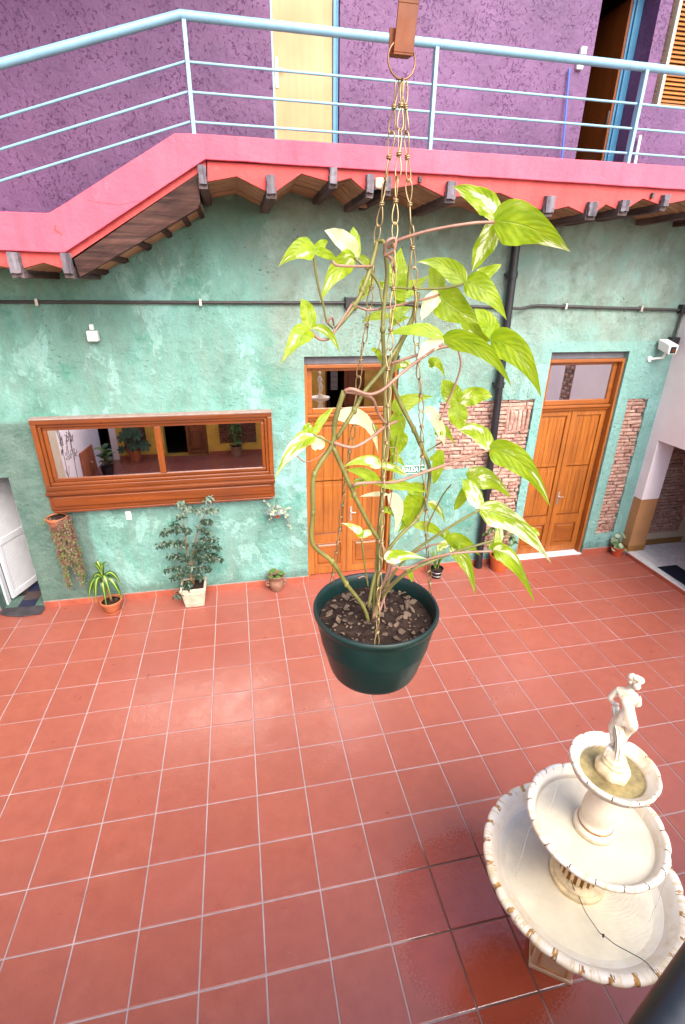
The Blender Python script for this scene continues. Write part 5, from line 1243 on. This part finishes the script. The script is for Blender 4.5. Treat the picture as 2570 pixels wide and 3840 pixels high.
def skin(name, verts, edges, mat, par, sub=2):
    me = bpy.data.meshes.new(name); o0 = wloc(par)
    me.from_pydata([tuple(Vector(v[0])-o0) for v in verts], edges, []); me.materials.append(mat)
    o = bpy.data.objects.new(name, me); COL.objects.link(o); o.parent = par
    sm = o.modifiers.new('skin', 'SKIN'); sm.use_smooth_shade = True
    for i, v in enumerate(verts):
        r = v[1]; me.skin_vertices[0].data[i].radius = (r, r) if not isinstance(r, tuple) else r
        me.skin_vertices[0].data[i].use_root = (i == 0)
    s = o.modifiers.new('sub', 'SUBSURF'); s.levels = sub; s.render_levels = sub
    return o
BV_ = [(sp(-.012, .004, .198), (.036, .028)),   # 0 pelvis
 (sp(-.014, .004, .232), (.027, .021)),         # 1 waist
 (sp(-.022, .003, .268), (.031, .023)),         # 2 ribs
 (sp(-.030, .004, .300), (.033, .021)),         # 3 chest
 (sp(-.032, .008, .322), (.015, .014)),         # 4 neck base
 (sp(-.027, .014, .338), (.0115, .0115)),       # 5 neck
 (sp(-.024, .020, .360), (.0185, .020)),        # 6 head
 (sp(-.024, .020, .380), (.015, .017)),         # 7 crown
 (sp(-.066, .006, .304), .0135), (sp(-.085, .000, .252), .0105), (sp(-.068, .028, .214), .0085), (sp(-.052, .042, .205), .008),   # left arm
 (sp(.002, .006, .305), .0145), (sp(.010, .022, .262), .0115), (sp(-.008, .044, .246), .0095), (sp(-.024, .050, .236), .008),      # right arm
 (sp(-.036, .004, .176), .0235), (sp(-.050, .016, .110), .0155), (sp(-.034, .008, .070), .0125), (sp(-.028, .006, .036), .0085), (sp(-.030, .026, .030), .0075),
 (sp(.016, .006, .176), .0255), (sp(.006, .034, .118), .0165), (sp(-.004, .022, .060), .0125), (sp(.004, .010, .006), .0085), (sp(.004, .030, .000), .0075)]
BE = [(0, 1), (1, 2), (2, 3), (3, 4), (4, 5), (5, 6), (6, 7), (3, 8), (8, 9), (9, 10), (10, 11), (3, 12), (12, 13), (13, 14), (14, 15), (0, 16), (16, 17), (17, 18), (18, 19), (19, 20), (0, 21), (21, 22), (22, 23), (23, 24), (24, 25)]
body = skin('body', BV_, BE, MT['statue'], st, 3)
def blob(name, c, r, par, mat, sq=(1, 1, 1), bump=.12, seed=0):
    m = MB(); bmesh.ops.create_icosphere(m.bm, subdivisions=3, radius=1.0)
    for v in m.bm.verts:
        n = 1+bump*mnoise.noise(v.co*3.1+Vector((seed, 0, 0))); v.co = Vector(c)+Vector((v.co.x*sq[0], v.co.y*sq[1], v.co.z*sq[2]))*r*n
    return m.build(name, mat, par, smooth=True)
for k, (x, y, z, r) in enumerate(((-.024, .012, .373, .0205), (-.037, .003, .386, .0140), (-.010, .003, .386, .0150), (-.012, -.012, .366, .0130), (-.024, -.002, .392, .010), (-.034, .0, .364, .010), (-.018, -.006, .350, .008))):
    blob('hair', sp(x, y, z), r, st, MT['statue'], bump=.18, seed=k*7)
# buttocks soften into the body
# drapery: ribbed cloth falling from the left hand
m = MB(); cols = 15; rowsD = []
path = [(-.066, .030, .208, .012), (-.056, .016, .186, .017), (-.038, .002, .150, .021), (-.020, -.004, .110, .021), (-.008, -.010, .070, .018), (-.002, -.012, .030, .018), (.000, -.012, -.010, .021)]
for (x, y, z, w) in path:
    row = []
    for j in range(cols):
        u = j/(cols-1)*2-1
        row.append(m.bm.verts.new(sp(x+u*w, y-.006*math.cos(u*11)-.012*(1-u*u)+.016*abs(u)**2, z+.002*math.sin(u*6))))
    rowsD.append(row)
for i in range(len(rowsD)-1):
    for j in range(cols-1): m.bm.faces.new([rowsD[i][j], rowsD[i][j+1], rowsD[i+1][j+1], rowsD[i+1][j]])
o = m.build('drapery', MT['statue'], st, smooth=True); sd = o.modifiers.new('s', 'SOLIDIFY'); sd.thickness = .006; ss = o.modifiers.new('ss', 'SUBSURF'); ss.levels = 1; ss.render_levels = 1

# ================================================================== FLOOR PLANTS
def pot_lathe(t, prof, mat, x, y, z0=0.0, n=32, name='pot', auto=35):
    m = MB(); m.lathe([(r, z+z0) for r, z in prof], x, y, n); return m.build(name, mat, t, smooth=True, auto=auto)
def soil_disc(t, x, y, z, r, mat='soil'):
    m = MB(); m.lathe([(r, z), (r*.6, z+.006), (0, z+.008)], x, y, 20); return m.build('soil', MT[mat], t, smooth=True)
def strap_leaf_mat():
    k = NT('striped_leaf', .35, .45); uv = k.node('ShaderNodeTexCoord').outputs['UV']; u, v, _ = k.sep(uv); au = k.math('ABSOLUTE', u)
    c = k.ramp(k.math('ADD', au, k.math('MULTIPLY', k.noise(uv, 6, 3), .12)), [(.28, (.30, .40, .06)), (.42, (.035, .10, .02))])
    k.col(c); tr = k.node('ShaderNodeBsdfTranslucent'); k.l.new(c, tr.inputs['Color']); ms = k.node('ShaderNodeMixShader'); ms.inputs[0].default_value = .25
    k.l.new(k.b.outputs[0], ms.inputs[1]); k.l.new(tr.outputs[0], ms.inputs[2]); k.l.new(ms.outputs[0], k.o.inputs['Surface']); return k.m
MT['strapleaf'] = strap_leaf_mat()
# dracaena
x, y = -1.075, -.205
t = thing('potted_plant', 'young palm like plant with yellow striped drooping leaves in a terracotta pot', 'potted plant', (x, y, 0))
pot_lathe(t, [(.0, .012), (.070, .012), (.074, .016), (.094, .108), (.104, .110), (.108, .118), (.108, .140), (.104, .145), (.096, .143), (.092, .120), (0, .119)], MT['terra'], x, y)
pot_lathe(t, [(.0, .002), (.082, .002), (.092, .020), (.089, .022), (.078, .010), (0, .010)], MT['terra'], x, y, name='saucer')
soil_disc(t, x, y, .122, .095)
for i in range(26):
    a = random.uniform(0, 6.28); r = random.uniform(.02, .085); s = random.uniform(.004, .009); o = inst('bark_chip', random.choice(chips), t, (x+r*math.cos(a), y+r*math.sin(a), .128), (0, 0, a), (s, s, s))
m = MB(); m.tube([(x+.006, y, .12), (x-.004, y, .22), (x-.028, y, .33), (x-.035, y, .40)], [.014, .013, .011, .008], 10); m.build('cane', MT['trunk'], t, smooth=True)
tp = Vector((x-.030, y, .36))
for k in range(15):
    a = k*2.4; inner = k > 10; L = random.uniform(.15, .21)*(0.8 if inner else 1); up = .13 if inner else random.uniform(.09, .13); dr = -.01 if inner else -random.uniform(.12, .22)
    dv = Vector((math.cos(a), math.sin(a)*.75, 0))
    b = tp+Vector((0, 0, .008*k-.03)); lean = .45 if inner else 1
    leaf_obj('leaf', MT['strapleaf'], t, [dict(base=b, ctrl=b+dv*L*.55*lean+Vector((0, 0, up*1.5)), tip=b+dv*L*.95*lean+Vector((0, 0, dr+(.16 if inner else 0))), hw=.027, nrm=Vector((0, -.35, 1))-dv*.3, fold=.15, wave=.04, prof=SLIM, seed=k, ns=10, nw=2)])
# ficus in square stone pot
x, y = -.225, -.20
t = thing('potted_plant', 'tall bushy weeping fig in a square carved stone pot', 'potted plant', (x, y, 0))
m = MB()
def sqp(w, d, z, jit=0): return [(x-w+random.uniform(-jit, jit), y-d, z), (x+w+random.uniform(-jit, jit), y-d, z), (x+w, y+d, z), (x-w, y+d, z)]
m.hexa(sqp(.098, .095, 0, .004)+sqp(.128, .125, .205, .004)); m.build('pot', MT['castst'], t, bevel=0.012, seg=3)
m = MB()
for (a, b, c, d) in ((-.134, .134, -.130, -.105), (-.134, .134, .105, .130), (-.134, -.109, -.1045, .1045), (.109, .134, -.1045, .1045)): m.box(x+a, x+b, y+c, y+d, .2055, .240)
m.build('rim', MT['castst'], t, bevel=0.008)
m = MB(); m.box(x-.108, x+.108, y-.104, y+.104, .2055, .222); m.build('soil', MT['soil'], t)
m = MB(); fr_ = Vector((0, -1, -.14)).normalized(); c = Vector((x+.0, y-.117, .125))
for k in range(6):
    a = k*PI/3; m.tube([c+Vector((.016*math.cos(a), -.002, .016*math.sin(a)))+Vector((.011*math.cos(b), 0, .011*math.sin(b))) for b in [2*PI*q_/10 for q_ in range(10)]], .0022, 5, closed=True)
m.tube([c+Vector((.007*math.cos(b), -.003, .007*math.sin(b))) for b in [2*PI*q_/10 for q_ in range(10)]], .003, 5, closed=True); m.build('rosette', MT['castst'], t, smooth=True)
m = MB(); m.tube([c+Vector((-.10, .001, .05)), c+Vector((-.05, -.010, .058)), c+Vector((.02, -.010, .048)), c+Vector((.10, -.012, .060))], .004, 6); m.tube([c+Vector((-.085, .010, -.05)), c+Vector((-.03, .006, -.075)), c+Vector((.08, .008, -.06))], .004, 6); m.build('carving', MT['castst'], t, smooth=True)
def kf(cx, cy, dy=0): return at((560+.35714*cx)/DPX, (1850+.35714*cy)/DPX, y+dy)
base = Vector((x-.02, y, .215))
tr1 = [base, kf(430, 800), kf(395, 560), kf(365, 330), kf(378, 160)]; tr2 = [base+Vector((.02, .02, 0)), kf(450, 700, .03), kf(500, 430, .03), kf(560, 270, .03), kf(680, 40, .03)]
m = MB()
for tr_ in (tr1, tr2): P = bez(tr_, 5); m.tube(P, [.010*(1-.75*i/(len(P)-1)) for i in range(len(P))], 7)
tips = [(600, 60, 0), (320, 95, .02), (715, 180, -.03), (125, 415, -.05), (95, 540, -.07), (735, 560, -.06), (755, 690, -.05), (180, 800, -.06), (630, 790, -.04), (285, 1085, -.16), (690, 480, .02), (240, 340, .03), (510, 190, -.05), (455, 150, .03), (620, 400, -.06), (215, 660, .04), (560, 880, -.05), (400, 980, -.13), (690, 640, .04), (300, 250, -.05), (330, 560, -.09), (520, 560, -.09), (450, 800, -.10), (260, 520, -.02), (600, 560, .05), (420, 400, -.06), (650, 300, .0), (250, 880, -.08), (350, 700, -.10), (560, 680, -.10)]
allp = bez(tr1, 8)+bez(tr2, 8)
rr = random.Random(3); lf1 = MB(); lf2 = MB()
def small_leaf(mb_, p, d, n, L, w):
    s_ = d.cross(n); s_ = s_.normalized() if s_.length > 1e-6 else d.orthogonal()
    a = [p, p+d*L*.4+s_*w-n*w*.25, p+d*L-n*L*.18, p+d*L*.4-s_*w-n*w*.25, p+d*L*.45]
    v = [mb_.bm.verts.new(q_) for q_ in a]
    for f_ in ((0, 1, 4), (1, 2, 4), (2, 3, 4), (3, 0, 4)): mb_.bm.faces.new([v[i] for i in f_])
def rv(r_): return Vector((r_.uniform(-1, 1), r_.uniform(-1, 1), r_.uniform(-1, 1)))
for (cx, cy, dy) in tips:
    tip = kf(cx, cy, dy); cand = [p for p in allp if p.z < tip.z+.02] or [base]
    s0 = min(cand, key=lambda p: (p-tip).length+(.08 if p.z > tip.z-.03 else 0))
    midp = (s0+tip)/2+Vector((0, 0, .03)); P = bez([s0, midp, tip], 8); m.tube(P, [.003*(1-.6*i/(len(P)-1)) for i in range(len(P))], 5)
    nlv = int(34+ (tip-s0).length*100)
    for k in range(nlv):
        f_ = rr.uniform(.25, 1.03)*(len(P)-1); i = min(int(f_), len(P)-2); p = P[i].lerp(P[i+1], f_-i)+rv(rr)*.022
        d = (rv(rr)*.8+Vector((0, -.25, -.55))).normalized(); n = (Vector((0, -.5, 1))+rv(rr)*.6).normalized()
        small_leaf(lf2 if (p.z > 1.0 and rr.random() < .75) or rr.random() < .12 else lf1, p, d, n, rr.uniform(.034, .054), rr.uniform(.010, .015))
m.build('trunk', MT['trunk'], t, smooth=True)
o = lf1.build('foliage', MT['ficus'], t); o['kind'] = 'stuff'
o = lf2.build('foliage', MT['ficus2'], t); o['kind'] = 'stuff'; o['label'] = 'paler young leaves'
# clay urn
x, y = .668, -.12
t = thing('potted_plant', 'brown clay urn with two small handles and a few round green leaves', 'potted plant', (x, y, 0))
pot_lathe(t, [(0, .001), (.052, .001), (.066, .03), (.082, .075), (.084, .10), (.074, .13), (.070, .145), (.078, .165), (.095, .200), (.098, .207), (.094, .212), (.088, .206), (.070, .16), (0, .158)], MT['clay'], x, y, n=36, auto=60)
for s_ in (-1, 1):
    m = MB(); m.tube(bez([(x+s_*.082, y-.01, .125), (x+s_*.112, y-.01, .120), (x+s_*.112, y-.01, .088), (x+s_*.082, y-.01, .082)], 5), .010, 8); m.build('handle', MT['clay'], t, smooth=True)
soil_disc(t, x, y, .165, .070)
def round_leaf(t_, p, stemfrom, r, nrm, mat, name='leaf'):
    nrm = Vector(nrm).normalized(); a = nrm.orthogonal().normalized(); b = nrm.cross(a); m = MB(); c = m.bm.verts.new(Vector(p)-nrm*r*.12); k = 14
    ring_ = [m.bm.verts.new(Vector(p)+(a*math.cos(2*PI*i/k)+b*math.sin(2*PI*i/k))*r*(1+.06*math.sin(5*i))+nrm*r*.06*math.sin(3*2*PI*i/k)) for i in range(k)]
    for i in range(k): m.bm.faces.new([c, ring_[i], ring_[(i+1) % k]])
    if stemfrom: m.tube([stemfrom, (Vector(stemfrom)+Vector(p))/2+Vector((0, 0, .01)), Vector(p)-nrm*.002-nrm*r*.12], .0018, 5)
    return m.build(name, mat, t_, smooth=True)
for (dx, dy, z, r) in ((-.045, .01, .245, .036), (.055, -.02, .235, .036), (-.065, -.03, .195, .030), (.020, -.05, .200, .028), (-.02, -.06, .185, .026), (-.02, .03, .25, .03)):
    round_leaf(t, (x+dx, y+dy, z), (x, y, .165), r, (dx*3, -.3+dy, 1), MT['fol'])
# dark tub with grassy plant
x, y = 2.575, -.185
t = thing('potted_plant', 'small black tub with pale hoops and upright grassy leaves behind the hanging pot', 'potted plant', (x, y, 0))
pot_lathe(t, [(0, .001), (.055, .001), (.075, .115), (.080, .125), (.074, .126), (.068, .10), (0, .099)], MT['black'], x, y)
for z, r in ((.035, .0625), (.085, .0712)):
    m = MB(); m.tube([(x+r*math.cos(a), y+r*math.sin(a), z) for a in [2*PI*k/24 for k in range(24)]], .004, 6, closed=True); m.build('hoop', MT['metal'], t, smooth=True)
soil_disc(t, x, y, .105, .068)
for k in range(12):
    a = random.uniform(0, 6.28); L = random.uniform(.16, .34); dv = Vector((math.cos(a), math.sin(a), 0)); b = Vector((x-.01, y, .10))+dv*.02
    leaf_obj('leaf', MT['strapleaf'], t, [dict(base=b, ctrl=b+Vector((0, 0, L*.7))+dv*.02, tip=b+dv*L*.35+Vector((0, 0, L)), hw=.009, nrm=Vector((0, -1, .3)), fold=.3, prof=SLIM, seed=k, ns=7, nw=2)])
# orange pot with jade like plant
x, y = 3.40, -.155
t = thing('potted_plant', 'orange plastic pot with thin jointed succulent branches beside the drainpipe', 'potted plant', (x, y, 0))
pot_lathe(t, [(0, .001), (.088, .001), (.092, .008), (.112, .16), (.121, .163), (.126, .205), (.122, .212), (.114, .21), (.108, .18), (0, .178)], MT['oplast'], x, y)
soil_disc(t, x, y, .183, .108)
m = MB(); br = []
for (dx, dz, dy) in ((-.26, .36, -.03), (-.16, .40, .02), (.02, .46, -.05), (.12, .42, .02), (.10, .30, -.06), (.16, .22, -.03), (-.05, .34, .05)):
    P = bez([(x, y, .18), (x+dx*.3, y+dy*.5, .18+dz*.7), (x+dx, y+dy, .18+dz)], 6); m.tube(P, [.005*(1-.5*i/(len(P)-1)) for i in range(len(P))], 6); br.append(P)
m.build('stem', MT['stem'], t, smooth=True)
for P in br:
    for k in range(5):
        p = P[-1-k*2 if k < 3 else -2]; d = (rv(random)+Vector((0, -.3, -.5))).normalized(); L = random.uniform(.05, .085)
        leaf_obj('leaf', MT['fold'] if k % 2 else MT['fol'], t, [dict(base=p, ctrl=p+d*L*.5+Vector((0, 0, .01)), tip=p+d*L, hw=.016, nrm=Vector((.2, -.8, .6)), fold=.2, prof=EAR, seed=k, ns=6, nw=2)])
# small red pot with pale leaves at the corner
x, y = 5.115, -.105
t = thing('potted_plant', 'small red pot with round cream edged leaves in the corner by the white wall', 'potted plant', (x, y, 0))
pot_lathe(t, [(0, .001), (.060, .001), (.078, .10), (.085, .102), (.087, .125), (.082, .128), (.076, .11), (0, .109)], MT['rpot'], x, y)
soil_disc(t, x, y, .112, .074)
for k in range(20):
    a = k*2.4; r = .03+.075*random.random(); z = random.uniform(.13, .33)-r*.5
    round_leaf(t, (x+r*math.cos(a), y-.01+r*math.sin(a)*.8, z), (x, y, .11), random.uniform(.024, .034), (math.cos(a)*.6, -.6+math.sin(a)*.4, .8), MT['folp'] if k % 3 else MT['fol'])
# wall pot with trailing plant (left)
x, y = -1.435, -.105
t = thing('hanging_pot', 'terracotta wall pot with long trailing brown green strands left below the mirror window', 'hanging plant', (x, y, 1.0))
pot_lathe(t, [(0, .965), (.055, .965), (.060, .97), (.084, 1.065), (.094, 1.068), (.096, 1.088), (.090, 1.092), (.084, 1.08), (0, 1.078)], MT['terra'], x, y)
soil_disc(t, x, y, 1.082, .085)
m = MB(); m.tube([(x, y+.08, 1.08), (x-.01, -.012, 1.20), (x-.01, -.012, 1.22)], .003, 6); m.build('hanger', MT['conduit'], t)
rr = random.Random(5); a1 = MB(); a2 = MB(); sm = MB()
for k in range(46):
    a = rr.uniform(-2.9, .5); px_, py_ = x+.03+.085*math.cos(a), y+.07*math.sin(a)-.01; L = .85*rr.uniform(.3, 1)**.7 if k > 5 else rr.uniform(.15, .4)
    P = [Vector((px_+.012*math.sin(q_*1.3+k)+.02*(q_/14), py_-.004*q_/14, 1.09-(L*q_/14)+(.015 if q_ == 1 else 0))) for q_ in range(15)]
    sm.tube(P, .0014, 4)
    for q_ in range(int(L*120)):
        f_ = rr.uniform(0, 13.9); i = int(f_); p = P[i].lerp(P[i+1], f_-i)+rv(rr)*.010; d = (rv(rr)+Vector((0, -.3, -.3))).normalized()
        dn = (1.09-p.z)/.85
        small_leaf(a2 if rr.random() < .12+dn*.55 else a1, p, d, (Vector((0, -1, .6))+rv(rr)*.5).normalized(), rr.uniform(.014, .024), rr.uniform(.006, .010))
for q_ in range(10): small_leaf(a2, Vector((x-.10, y-.02, 1.06))+rv(rr)*.03, (rv(rr)+Vector((-.4, 0, 0))).normalized(), Vector((0, -.6, 1)).normalized(), .028, .012)
sm.build('strands', MT['trail'], t); o = a1.build('foliage', MT['trail'], t); o['kind'] = 'stuff'; o = a2.build('foliage', MT['trailg'], t); o['kind'] = 'stuff'; o['label'] = 'greener lower leaves'
# ivy wall pot (right of the mirror window)
x, y = .712, -.085
t = thing('hanging_pot', 'small red wall pot of grey green ivy at the right end of the mirror window', 'hanging plant', (x, y, .92))
pot_lathe(t, [(0, .905), (.030, .905), (.055, .968), (.060, .972), (.058, .982), (.05, .975), (0, .974)], MT['rpot'], x, y)
m = MB(); m.tube([(x-.02, y+.05, .975), (x+.01, -.012, 1.09)], .0018, 5); m.tube([(x+.03, y+.05, .975), (x+.012, -.012, 1.09)], .0018, 5); m.build('hanger', MT['conduit'], t)
rr = random.Random(9); iv = MB(); iv2 = MB(); sm = MB()
def ivy_leaf(mb_, p, n, r):
    n = n.normalized(); a = n.orthogonal().normalized(); b = n.cross(a); q0 = rr.uniform(0, 6.28); c = mb_.bm.verts.new(p); ring_ = []
    for i in range(10):
        an = q0+2*PI*i/10; ring_.append(mb_.bm.verts.new(p+(a*math.cos(an)+b*math.sin(an))*r*(1 if i % 2 == 0 else .58)+n*r*.1*rr.uniform(-1, 1)))
    for i in range(10): mb_.bm.faces.new([c, ring_[i], ring_[(i+1) % 10]])
for k in range(150):
    a = rr.uniform(0, 6.28); r = .100*math.sqrt(rr.random()); p = Vector((x-.005+r*math.cos(a), y-.02+r*.75*math.sin(a), .995+.06*rr.random()*(1-r/.12)-r*.25)); ivy_leaf(iv if rr.random() < .8 else iv2, p, Vector((rr.uniform(-.5, .5), -.7, .8)), rr.uniform(.016, .026))
for pts in ([(x+.05, y, .99), (x+.11, y-.02, .93), (x+.125, y, .83), (x+.15, y+.01, .76)], [(x-.04, y, 1.0), (x-.09, y, 1.07), (x-.12, y, 1.10)], [(x-.03, y-.03, .98), (x-.07, y-.03, .91), (x-.10, y-.02, .885)], [(x+.05, y-.02, 1.0), (x+.10, y, .99), (x+.13, y, 1.0)], [(x+.06, y, .97), (x+.10, y, .88), (x+.11, y, .80)]):
    P = bez(pts, 5); sm.tube(P, .0015, 4)
    for p in P: ivy_leaf(iv if rr.random() < .55 else iv2, p+rv(rr)*.008, Vector((rr.uniform(-.5, .5), -1, .6)), rr.uniform(.010, .018))
sm.build('runners', MT['fol'], t); o = iv.build('foliage', MT['ivy'], t); o['kind'] = 'stuff'; o = iv2.build('foliage', MT['folp'], t); o['kind'] = 'stuff'; o['label'] = 'pale edged leaves'

# ================================================================== THE SIDE BEHIND THE CAMERA (seen in the mirrors)
YB = -5.24
bw = thing('yellow_wall', 'yellow wall with brick patches on the far side, seen mirrored in the wooden window', 'wall')
m = MB()
wall_sheet(m, -2.005, 5.24, -0.01, 2.1, [(-1.13, -.29, 0, 1.75), (-1.89, -1.46, .17, 1.6), (-.05, .69, .215, 1.6), (2.10, 2.95, 0, 1.9)], YB, YB-.25)
m.build('plaster', MT['yellow'], bw)
m = MB(); m.box(-2.125, -2.006, YB-.2, YB+.03, 0, 2.1); m.build('pillar', MT['white'], bw)
for (a, b, z0) in ((-1.89, -1.46, .17), (-.05, .69, .215)):
    m = MB(); m.quad([(a, YB-.05, z0), (b, YB-.05, z0), (b, YB-.05, 1.6), (a, YB-.05, 1.6)])
    rr = random.Random(int(z0*1000))
    z = z0+.03
    while z < 1.58:
        x = a+rr.uniform(-.1, 0)
        while x < b:
            w = rr.uniform(.14, .2); xa, xb = max(a, x)+.004, min(b, x+w)-.004; x += w
            if xb-xa > .03: m.box(xa, xb, YB-.049, YB-.02+rr.uniform(-.01, .01), z-.025, z+.024)
        z += .057
    o = m.build('brick', simple('dark_brick', (.17, .075, .05), .9, .2, .5, 22, .6), bw); o['kind'] = 'stuff'
m = MB(); m.box(-2.0, -1.14, YB+.001, YB+.012, 0, .07); m.box(-.28, 2.09, YB+.001, YB+.012, 0, .07); m.build('skirting', MT['skirt'], bw)
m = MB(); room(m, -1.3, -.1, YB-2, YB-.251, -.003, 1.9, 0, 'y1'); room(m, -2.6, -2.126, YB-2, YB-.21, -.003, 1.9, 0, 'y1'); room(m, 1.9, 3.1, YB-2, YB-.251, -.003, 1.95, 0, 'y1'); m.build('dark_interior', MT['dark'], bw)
def back_leaf(x0, x1, z1, lab):
    t_ = thing('panelled_door', lab, 'door', ((x0+x1)/2, YB, 0))
    m = MB(); s_ = .055
    m.box(x0, x0+s_, YB-.10, YB-.05, .01, z1); m.box(x1-s_, x1, YB-.10, YB-.05, .01, z1)
    for za, zb in ((.01, .10), (.50, .60), (z1-.08, z1)): m.box(x0+s_+.001, x1-s_-.001, YB-.10, YB-.05, za, zb)
    m.build('leaf', MT['mwoodz'], t_, bevel=.004)
    for za, zb in ((.10, .50), (.60, z1-.08)):
        m = MB(); m.box(x0+s_, x1-s_, YB-.09, YB-.075, za, zb); m.box(x0+s_+.04, x1-s_-.04, YB-.074, YB-.060, za+.04, zb-.04); m.build('panel', MT['mwood'], t_, bevel=.006)
back_leaf(-.705, -.32, 1.72, 'wooden panelled door leaf beside a dark doorway, mirrored in the wooden window')
back_leaf(2.52, 2.93, 1.88, 'wooden panelled door leaf mirrored in the transom behind the hanging plant')
m = MB(); m.box(-.318, -.292, YB-.12, YB+.01, 0, 1.74); m.box(2.105, 2.135, YB-.12, YB+.01, 0, 1.88); m.build('door_frame', MT['mwoodz'], bw)
for i in range(22):
    m = MB(); m.box(2.27, 2.42, YB-.3, YB-.29, 1.25+i*.026, 1.262+i*.026); m.build('blind_slat', MT['wmetal'], bw)
# upper gallery behind the photographer
ug = thing('rear_gallery', 'pale gallery slab on the yellow wall behind the camera', 'gallery')
m = MB(); m.box(-2.32, 5.24, -7.2, -5.24, 2.102, 2.17); m.build('slab', MT['beige'], ug)
# left mural wall
lw = thing('mural_wall', 'white wall with line drawing and small red door, mirrored in the wooden window', 'wall')
m = MB(); m.box(-2.52, -2.321, -5.24, -3.06, -.01, 4.1); m.build('plaster', MT['white'], lw)
m = MB(); m.box(-2.52, -2.321, -3.059, -.001, -.01, 3.4); m.build('plaster', MT['beige'], lw)
m = MB(); m.prism([(-3.86, .01), (-4.70, .01), (-4.62, .50), (-3.87, .56)], -2.3205, -2.300, 'x'); dr = m.build('small_door', MT['terra'], lw)
m = MB(); m.tube([(-2.3, -4.34, .26), (-2.27, -4.34, .26), (-2.27, -4.30, .25)], .012, 6); m.build('handle', MT['metal'], dr)
rr = random.Random(11); m = MB()
for k in range(26):
    y0 = rr.uniform(-3.75, -3.12); z0 = rr.uniform(.25, 1.5)
    P = bez([(-2.3195, y0+rr.uniform(-.1, .1), z0+rr.uniform(-.12, .12)) for _ in range(rr.randint(3, 5))], 4); m.tube(P, .004, 4)
for (ya, yb) in ((-3.15, -3.2), (-3.55, -3.68)):
    m.tube([(-2.3195, ya, .1), (-2.3195, yb, 1.6)], .005, 4)
m.build('line_drawing', MT['line'], lw)
# plants on that side
def bush(label, x, y, prof, mat, leaves, lm, extra=None):
    t_ = thing('potted_plant', label, 'potted plant', (x, y, 0)); pot_lathe(t_, prof, mat, x, y); soil_disc(t_, x, y, prof[-1][1]+.002, prof[-2][0])
    return t_
x, y = .268, -5.06
t = bush('tall ivy pillar plant in a brown pot, mirrored at the right of the wooden window', x, y, [(0, 0), (.10, 0), (.115, .22), (.11, .22), (.10, .2), (0, .2)], MT['clay'], 0, None)
rr = random.Random(21); iv = MB(); m = MB(); m.tube([(x, y, .2), (x, y, 1.05)], .015, 6); m.build('support', MT['trunk'], t)
for k in range(230):
    a = rr.uniform(0, 6.28); z = rr.uniform(.26, 1.1); r = rr.uniform(.05, .16); ivy_leaf(iv, Vector((x+r*math.cos(a), y+r*math.sin(a), z)), Vector((math.cos(a), math.sin(a), .7)), rr.uniform(.03, .045))
o = iv.build('foliage', MT['fol'], t); o['kind'] = 'stuff'
x, y = -1.69, -5.08
t = bush('terracotta pot with large split dark leaves, mirrored in the left pane of the wooden window', x, y, [(0, 0), (.09, 0), (.12, .2), (.13, .2), (.13, .23), (.12, .23), (.115, .2), (0, .2)], MT['terra'], 0, None)
for k, (dx, dy, z, r) in enumerate(((-.14, .05, .52, .12), (.10, .06, .55, .12), (.02, .12, .36, .11), (.22, .08, .34, .12), (-.2, .1, .28, .08), (.03, .0, .66, .12), (-.05, .1, .6, .1))):
    m = MB(); nr = Vector((dx, .9, .7)).normalized(); up = Vector((0, 0, -1)); up = (up-nr*up.dot(nr)).normalized(); sd_ = nr.cross(up); c = Vector((x+dx, y+dy, z)); k_ = 28; pts_ = []
    for i in range(k_):
        a = 2*PI*i/k_; rad = r*(1.0+.15*math.cos(a))*(1 if (i % 4) else .62); pts_.append(m.bm.verts.new(c+(up*math.cos(a)*1.1+sd_*math.sin(a))*rad))
    cv = m.bm.verts.new(c-nr*.01)
    for i in range(k_): m.bm.faces.new([cv, pts_[i], pts_[(i+1) % k_]])
    m.tube(bez([(x, y, .2), (x+dx*.5, y+dy*.5, z*.75), tuple(c-up*r*.6)], 4), .006, 5); m.build('leaf', MT['fold'], t)
x, y = -2.03, -4.30
t = bush('dark pot with broad glossy green leaves, mirrored at the bottom of the wooden window', x, y, [(0, 0), (.09, 0), (.115, .18), (.11, .18), (.1, .16), (0, .16)], MT['black'], 0, None)
for k in range(11):
    a = k*2.4; L = random.uniform(.14, .2); dv = Vector((math.cos(a), math.sin(a), 0)); b = Vector((x, y, .2+.03*k))
    leaf_obj('leaf', MT['fol'] if k % 2 else MT['fold'], t, [dict(base=b, ctrl=b+dv*L*.6+Vector((0, 0, .09)), tip=b+dv*L+Vector((0, 0, .03)), hw=.05, nrm=Vector((0, .3, 1)), fold=.15, prof=WIDE, seed=k, ns=8, nw=2)])
m = MB(); m.tube([(x, y, .15), (x, y, .52)], .008, 6); m.build('stem', MT['stem'], t)

# ================================================================== NEAR HANDRAIL (bottom right corner)
ra, rb = ray(1526, 2331), ray(1627, 2176); zr = CAM.z-.66
A = CAM+ra*((zr-CAM.z)/ra.z); B = CAM+rb*((zr-CAM.z)/rb.z); dv = (B-A).normalized()
t = thing('gallery_handrail', 'black metal handrail close to the camera in the bottom right corner', 'handrail', tuple(A))
m = MB(); m.tube([A-dv*.7, B+dv*1.2], .0205, 20); m.build('tube', MT['railblack'], t, smooth=True, auto=50)
for s_ in (-.65, 1.1):
    p = A+dv*s_; m = MB(); m.tube([(p.x, p.y, p.z-.02), (p.x, p.y, p.z-.5)], .015, 10); m.build('post', MT['black'], t, smooth=True, auto=50)
